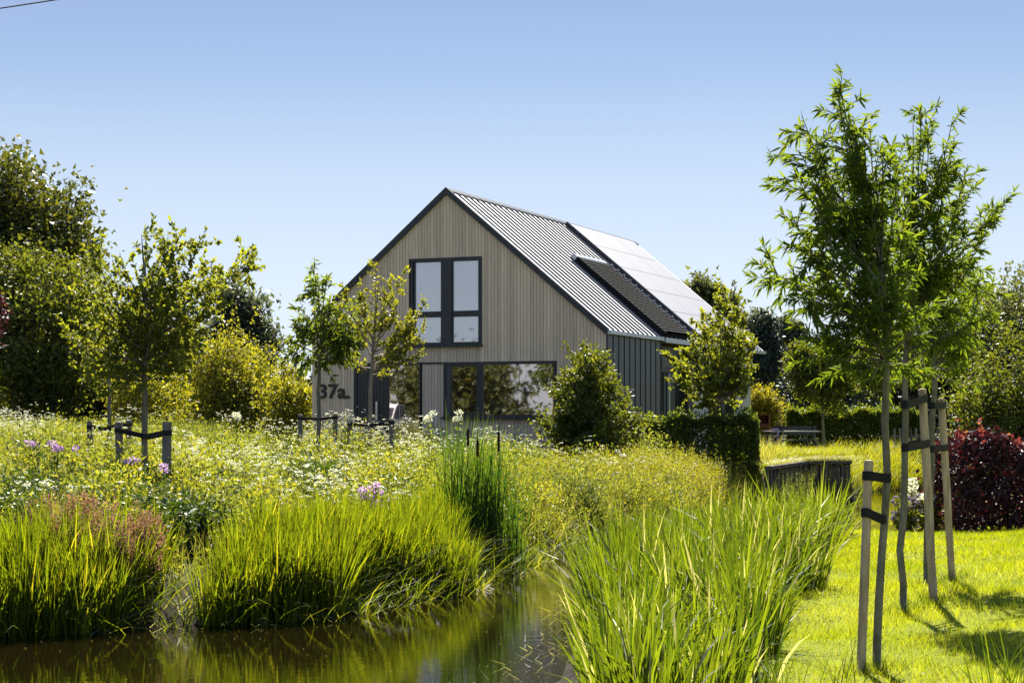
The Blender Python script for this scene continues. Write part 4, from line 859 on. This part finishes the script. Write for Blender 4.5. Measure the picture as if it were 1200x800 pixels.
# bank sedge
def clumped(x, y, s=2.2, th=-.2): return (np.sin(x*s+y*.7)+np.sin(x*s*1.9-y*1.7+1))*.5 > th
sedge_ok = lambda x, y: (lambda z: z[3] & (z[0] < np.where(z[2], .12, 1.15)) & clumped(x, y) & (x < .1) & ~((y > 22.6) & (x > -.85)))(zone(x, y))
p = scatter(700, -11.5, .2, 14.5, 27, sedge_ok); hh = rng.uniform(.62, 1.0, len(p))*(1+.16*np.sin(p[:, 0]*2.3)+.08*np.sin(p[:, 0]*6.1+1))
stuff(clump_blades(MB(), p, 30, .13, hh, .021, .30, .22, rng.random(len(p))), 'bank_sedge', M['l_sedge'])
p = scatter(2600, -9, 3, 15, 31, lambda x, y: (lambda z: z[3] & (z[0] < np.where(z[2], .3, .5)))(zone(x, y))); n = len(p)
stuff(blades(MB(), p, rng.uniform(.4, .8, n), .012, rng.uniform(.2, .7, n), rng.uniform(.3, .9, n), np.clip(rng.random(n), .001, 1), 4), 'drooping_bank_grass', M['l_sedge'])
bk = lambda x, y: (lambda z: z[3] & ~z[2] & (z[0] < 3.2) & (z[0] > .25))(zone(x, y)) & (x < 3.4)
for nm, mt, nb_, ls in (('bank_bushes', 'l_herb', 46, .07), ('bank_yellow_bushes', 'l_yellow', 40, .065), ('bank_ripe_bushes', 'l_golden', 34, .06), ('bank_dark_bushes', 'l_darkherb', 18, .08)):
    c = scatter(nb_, -.6, 3.5, 24, 38, bk); rr = rng.uniform(.25, .6, nb_); domes(c, rr, rng.uniform(.55, 1.05, nb_), 800, ls, nm, M[mt], .3)
p = scatter(3000, 0, 7, 26, 46, lambda x, y: (lambda z: z[3] & ~z[2] & (z[0] < 1.2))(zone(x, y))); n = len(p)
stuff(blades(MB(), p, rng.uniform(.4, .85, n), .011, rng.uniform(0, .5, n), rng.uniform(0, .6, n), np.clip(rng.random(n), .001, 1), 3), 'far_bank_grass', M['l_meadow'])
# reeds on the near bank
reed_ok = lambda x, y: (lambda z: ~z[3] & (z[1] < np.where(z[2], .45, 9)) & (x < LAWN_X(y)-.1+.15*np.sin(y*3)) & (y < 28) & (x > .62+np.clip(y-13, 0, 8)*.05))(zone(x, y))
far_ok = lambda x, y: reed_ok(x, y) & clumped(x*1.1+1, y*1.3, 2.6, -.42) & (y < 27-.5*np.clip(x-2, 0, 3)) & ((y < 18) | (x < LAWN_X(y)-.3))
p = scatter(600, -.6, 6, 9.6, 27, far_ok); hh = rng.uniform(.62, 1.24, len(p))*np.clip(p[:, 1]/16, .8, 1)*np.clip(1.7-p[:, 1]*.04, .62, 1)*(1+.14*lown(p[:, 0]*2, p[:, 1]*2, 1.2))
stuff(clump_blades(MB(), p, 26, .15, hh, .025, .36, .36, rng.random(len(p))*.9), 'reed_bed', M['l_reed'])
p = scatter(2600, -.6, 7.5, 9.6, 34, reed_ok); n = len(p)
stuff(blades(MB(), p, rng.uniform(.25, .55, n), .012, rng.uniform(.1, .8, n), rng.uniform(.2, .9, n), np.where(rng.random(n) < .12, 1, np.clip(rng.random(n)*.9, .001, 1)), 4), 'reed_litter', M['l_reed'])
p = scatter(1000, .5, 7, 10, 34, reed_ok); herbs(p, rng.uniform(.3, .65, len(p)), M['l_herb'], 'reed_bed_herbs', 16, .085, .35)
def tuft(px, Y, n, r, h):
    c = G(px, Y); a = rng.uniform(0, 6.28, n); q = np.sqrt(rng.random(n))*r; x, y = c[0]+np.cos(a)*q, c[1]+np.sin(a)*q; return np.stack([x, y, height(x, y)-.02], 1), rng.uniform(h*.5, h, n)
mb = MB()
for px, Y, n, r, h in ((1172, 8.3, 34, .16, .72), (1195, 8.6, 34, .16, .85), (1146, 8.2, 12, .12, .52), (960, 8.9, 22, .24, .62), (935, 9.3, 20, .2, .55), (992, 9.0, 14, .15, .66), (905, 9.6, 26, .2, .6)):
    p, h_ = tuft(px, Y, n, r, h); blades(mb, p, h_, rng.uniform(.006, .012, n), rng.uniform(0, .25, n), rng.uniform(0, .45, n), np.clip(rng.random(n)*.8, .001, 1), 5)
stuff(mb, 'foreground_blades', M['l_reed'])
# lawn
lawn_ok = lambda x, y: (lambda z: ~z[3] & ~z[2] & (z[1] > .5) & (x > LAWN_X(y)-.25))(zone(x, y))
p = scatter(230000, 1.2, 11, 7.5, 33, lawn_ok); n = len(p); tf = 1+.35*lown(p[:, 0]*3, p[:, 1]*3, 1.)
stuff(blades(MB(), p, rng.uniform(.035, .11, n)*tf, .005*np.clip(p[:, 1]/13, .8, 2), rng.uniform(.1, .7, n), rng.uniform(0, .4, n), np.clip(rng.beta(1.6, 1.8, n)*.8+.22*lown(p[:, 0]*1.7, p[:, 1]*1.7, 1.)+.1*lown(p[:, 0]*6, p[:, 1]*6), .001, 1), 1), 'lawn_grass', M['l_lawn'])
p = scatter(3000, 1.2, 11, 8, 33, lambda x, y: lawn_ok(x, y) & (lown(x*2.2, y*2.2)+.4*lown(x*7, y*7) > .35)); n = len(p)
leaves(mb := MB(), p+[0, 0, .035], rng.normal(size=(n, 3))*[1, 1, .3]+[0, 0, .35], .03*rng.uniform(.5, 1.3, n), .018, np.clip(rng.random(n), .001, 1)); stuff(mb, 'lawn_clover', M['l_mid'])
untidy = scatter(900, 1.2, 11, 8, 30, lawn_ok); n = len(untidy)
stuff(blades(MB(), untidy, rng.uniform(.1, .22, n), .006, rng.uniform(.1, .6, n), rng.uniform(.1, .6, n), np.where(rng.random(n) < .4, 1, .4), 3), 'long_lawn_grass', M['l_reed'])
# tufts round the stakes
mb = MB()
for px, Y in ((1012, 11.7), (1028, 11.7), (1057, 15), (1070, 15.1), (1094, 15.4), (1088, 17.2), (1116, 17.5)):
    p, h_ = tuft(px, Y, 130, .17, .17); blades(mb, p, h_, .006, rng.uniform(0, .4, 130), rng.uniform(0, .4, 130), np.clip(rng.random(130), .001, 1), 2)
stuff(mb, 'grass_tufts', M['l_reed'])
# mown strip beside the hedge and grass on the terrace
tr_ok = lambda x, y: (lambda z: z[3] & ~z[2] & (z[0] > .2) & (x > 4.1+(y-36)*.1) & housefree(x, y))(zone(x, y))
p = scatter(36000, 3.5, 13, 34, 60, tr_ok); n = len(p)
stuff(blades(MB(), p, rng.uniform(.05, .14, n), .012, rng.uniform(.1, .6, n), rng.uniform(0, .4, n), np.clip(rng.random(n), .001, 1), 1), 'terrace_lawn', M['l_lawn'])
mo_ok = lambda x, y: (lambda z: z[3] & ~z[2] & (z[0] > .12) & (y < 50-.0*x) & (y > 44.6) & (x > 6.0) & (x < 9.6) )(zone(x, y))
p = scatter(16000, 6, 10, 44, 50.5, mo_ok); n = len(p)
q_ = rng.random(1500); e_ = np.where((q_ < .6)[:, None], np.array([7.6, 45.85])+rng.random((1500, 1))*np.array([1.4, .27]), np.array([5.85, 40.8])+rng.random((1500, 1))*np.array([1.75, 5.0]))
stuff(blades(MB(), np.stack([e_[:, 0], e_[:, 1]+rng.uniform(0, .14, 1500), np.full(1500, 1.0)], 1), rng.uniform(.2, .42, 1500), .012, rng.uniform(.3, 1., 1500), rng.uniform(.8, 1.5, 1500), np.clip(rng.random(1500), .001, 1), 4), 'overhanging_grass', M['l_mound'])
e_ = np.concatenate([np.stack([rng.uniform(7.5, 9.2, 160), rng.uniform(45.2, 45.7, 160), np.zeros(160)], 1), (lambda u: np.stack([6.1+u*1.6+rng.uniform(.02, .3, 220), 40.8+u*4.7, np.zeros(220)], 1))(rng.random(220))]); herbs(e_, rng.uniform(.5, 1.0, len(e_)), M['l_golden'], 'dry_stems_at_wall', 14, .05, .4)
stuff(blades(MB(), p, rng.uniform(.24, .46, n), .011, rng.uniform(.05, .5, n), rng.uniform(.1, .7, n), np.clip(rng.random(n), .001, 1), 2), 'ornamental_grass', M['l_mound'])
p = scatter(9000, 8, 18, 50, 60, lambda x, y: (lambda z: z[3] & ~z[2] & (z[0] < 2.2) & (x > 9.6))(zone(x, y))); n = len(p)
stuff(blades(MB(), p, rng.uniform(.4, .9, n), .014, rng.uniform(.05, .5, n), rng.uniform(.1, .7, n), np.clip(rng.random(n), .001, 1), 3), 'back_bank_grass', M['l_mound'])

# ------------------------------------------------------------------ single plants one can point at
def cattail(label, px, Y, ptop, hl=.2):
    g = G(px, Y); g[2] = max(g[2], -.05); root = thing('cattail', label, 'cattail', g, group='cattails at the bend of the ditch'); t_ = P(px, ptop, Y)-g; ht = t_[2]
    x = rng.uniform(-.04, .04)
    MB().tube([(0, 0, -.1), (x*.5, 0, ht*.5), (x, 0, ht+.0)], [.007, .006, .004], 5).build('stem', M['l_cattail'], root)
    z0 = ht-hl-.16; MB().tube([(x, 0, z0), (x, 0, z0+.012), (x, 0, z0+.03), (x, 0, z0+hl-.03), (x, 0, z0+hl-.01), (x, 0, z0+hl)], [.006, .014, .019, .019, .014, .005], 8).build('seed_head', M['catbrown'], root, smooth=True)
    n = 10; p = rng.normal(size=(n, 3))*[.06, .06, 0]
    for k in range(n): blades(mb := MB(), p[k:k+1], rng.uniform(ht*.65, ht*1.02), rng.uniform(.014, .02), rng.uniform(.02, .14), rng.uniform(0, .12), np.array([rng.random()*.9+.05]), 5).build('leaf', M['l_cattail'], root)
    return root
cattail('cattail with the tallest dark seed head, left of the group', 549, 25.2, 489, .26)
cattail('cattail with a shorter seed head in the middle of the group', 560, 25.0, 502, .25)
cattail('cattail with a long dark seed head, right of the group', 586, 25.1, 492, .30)
cattail('thin cattail without neighbours just right of the left one', 574, 25.3, 520, .16)
p = np.concatenate([patch(550, 25.2, .30, 210), patch(589, 25.2, .26, 170)]); n = len(p)
stuff(blades(MB(), p, rng.uniform(1.1, 2.3, n), .02, rng.uniform(0, .14, n), rng.uniform(0, .2, n), np.clip(rng.random(n), .001, 1), 5), 'cattail_leaves', M['l_cattail'])
def bloom_plant(name, label, cat, px, Y, pys, mat, nh, r, spread, leafm, group=None, dsize=.016, nd=24):
    g = G(px, Y); root = thing(name, label, cat, g, group=group); sm = MB(); lf = MB()
    for k in range(nh):
        t_ = P(px+rng.uniform(-spread, spread), rng.uniform(*pys), Y)-g; t_[1] = rng.uniform(-.15, .15); sm.tube(np.stack([np.array([t_[0]*.3, t_[1]*.3, -.05]), np.array([t_[0]*.7, t_[1]*.7, t_[2]*.6]), t_]), [.006, .005, .003], 4, False)
        q = rng.uniform(.2, .9, 14)[:, None]; leaves(lf, t_*q, rng.normal(size=(14, 3))+[0, 0, .3], .1, .03, np.clip(rng.random(14), .001, 1))
        u = unit(rng.normal(size=(nd, 3)))*r*rng.uniform(.3, 1, (nd, 1))*[1, 1, .6]; fm = MB(); leaves(fm, t_+u, unit(u)+rng.normal(size=(nd, 3))*.5, dsize*2, dsize*1.8, np.clip(rng.random(nd), .001, 1)); fm.build('flower_head', mat, root)
    sm.build('stems', M['l_herb'], root); lf.build('foliage', leafm, root); return root
gp = 'lilac flowering plants in the meadow'
bloom_plant('phlox_plant', 'lilac flowers on a dark leafy clump above the sedge in the middle', 'flower', 433, 22.8, (566, 592), M['phlox'], 9, .055, 12, M['l_darkherb'], gp, .02)
bloom_plant('phlox_plant', 'lilac flower heads in the meadow at the far left', 'flower', 62, 24.5, (510, 530), M['phlox'], 7, .06, 28, M['l_darkherb'], gp, .02)
bloom_plant('phlox_plant', 'small pink flower at the foot of the nearest grey post', 'flower', 193, 24, (544, 552), M['phlox'], 3, .05, 4, M['l_darkherb'], gp, .018)
bloom_plant('phlox_plant', 'pale lilac flowers below the trunk of the left meadow tree', 'flower', 157, 25, (537, 542), M['phlox'], 3, .06, 14, M['l_herb'], gp, .018)
gh = 'tall white hogweed heads by the house'
for px, Y, lab in ((405, 36, 'tall white hogweed head left of the post at the door'), (503, 33, 'white flower head below the pane beside the door'), (277, 34, 'white flower head at the meadow edge left of the house'), (535, 33, 'small white flower head below the large window')):
    bloom_plant('hogweed', lab, 'flower', px, Y, (483, 494), M['umbel'], 3, .085, 5, M['l_herb'], gh, .014, 70)
hy = bloom_plant('hydrangea', 'white hydrangea heads at the water behind the willow stems', 'flower', 1077, 26.6, (548, 592), M['umbel'], 9, .09, 15, M['l_mid'], None, .03, 50)
bloom_plant('lavender_plant', 'greyish lavender clump at the edge of the lawn behind the stakes', 'flower', 1062, 25.4, (580, 622), M['lav'], 40, .016, 16, M['l_herb'], None, .022, 12)
cl('leafy_bush', 'low bright bush at the edge of the lawn behind the tallest stake', 'bush', 26.5, 1072, 1104, 588, 628, M['l_yellow'], M['barkdark'], 900, .07, 8, tr=.015, stems=3)

# white car parked left of the photo, seen only as a reflection in the pane beside the door
car = thing('parked_car', 'white hatchback parked left of the meadow, mirrored in the pane beside the door', 'car', (-14.6, 38.6, float(height(np.array([-14.6]), np.array([38.6]))[0])), math.radians(52))
prof = [(-2.05, .32), (2.0, .32), (2.08, .55), (2.0, .78), (1.1, .95), (.45, 1.38), (-.2, 1.47), (-1.35, 1.42), (-1.95, .98), (-2.1, .7)]
low = [(-2.05, .32), (2.0, .32), (2.08, .55), (2.0, .78), (1.1, .93), (-1.95, .96), (-2.1, .7)]; up = [(1.05, .94), (.42, 1.36), (-.2, 1.45), (-1.33, 1.40), (-1.9, .97)]
bd = MB().prism(low, -.86, .86).build('body', M['white'], car)
MB().prism(up, -.70, .70).build('cabin_glass', M['black'], car)
MB().prism([(.40, 1.365), (.36, 1.40), (-.2, 1.495), (-1.36, 1.45), (-1.38, 1.40), (-.2, 1.452)][::-1], -.72, .72).build('car_roof', M['white'], car)
for sy_ in (-.705, .705):
    for x0_, x1_ in ((1.08, .42), (-.32, -.30), (-1.92, -1.35)): MB().tube([(x0_, sy_*1.02, .94), (x1_, sy_, 1.42)], .035, 4).build('pillar', M['white'], car)
for x_ in (-1.3, 1.3):
    for y_ in (-.80, .80):
        wh = MB().tube([(x_, y_-.1, .31), (x_, y_+.1, .31)], .31, 16).build('wheel', M['strap'], car); MB().tube([(x_, y_-.108, .31), (x_, y_+.108, .31)], .2, 12).build('rim', M['steel'], wh)
for y_ in (-.66, .66):
    B('headlight', M['steel'], car, (1.86, 2.06, y_-.16, y_+.16, .68, .80)); B('tail_light', M['l_redtip'], car, (-2.10, -1.9, y_-.14, y_+.14, .74, .94))

# specks of duckweed and dead straw on the water
p = []
x = rng.uniform(-9, 7, 26000); y = rng.uniform(13, 40, 26000); df, dn, ins, fr_ = zone(x, y); m_ = np.minimum(df, dn); k = ins & (rng.random(26000) < np.exp(-m_/.35)*.8+.03) & (np.abs(x) < .31*y)
p = np.stack([x[k], y[k], np.full(k.sum(), .006)], 1); n = len(p); a = rng.uniform(0, 6.283, n); e1 = np.stack([np.cos(a), np.sin(a), 0*a], 1); e2 = np.stack([-np.sin(a), np.cos(a), 0*a], 1); sz = rng.uniform(.004, .011, (n, 1))
mb = MB(); mb.add(np.stack([p+e1*sz, p+e2*sz*.8, p-e1*sz, p-e2*sz*.8], 1).reshape(-1, 3), np.arange(n)[:, None]*4+[0, 1, 2, 3], np.repeat(np.clip(rng.random(n), .001, 1), 4)); stuff(mb, 'duckweed', M['l_yellow'])
k = (m_ < .5) & ins; p = np.stack([x[k], y[k], np.full(k.sum(), .012)], 1)[:420]; n = len(p)
stuff(blades(MB(), p, rng.uniform(.03, .09, n), .008, rng.uniform(1.5, 3, n), 0., np.full(n, 1.), 2), 'floating_straw', M['l_reed'])
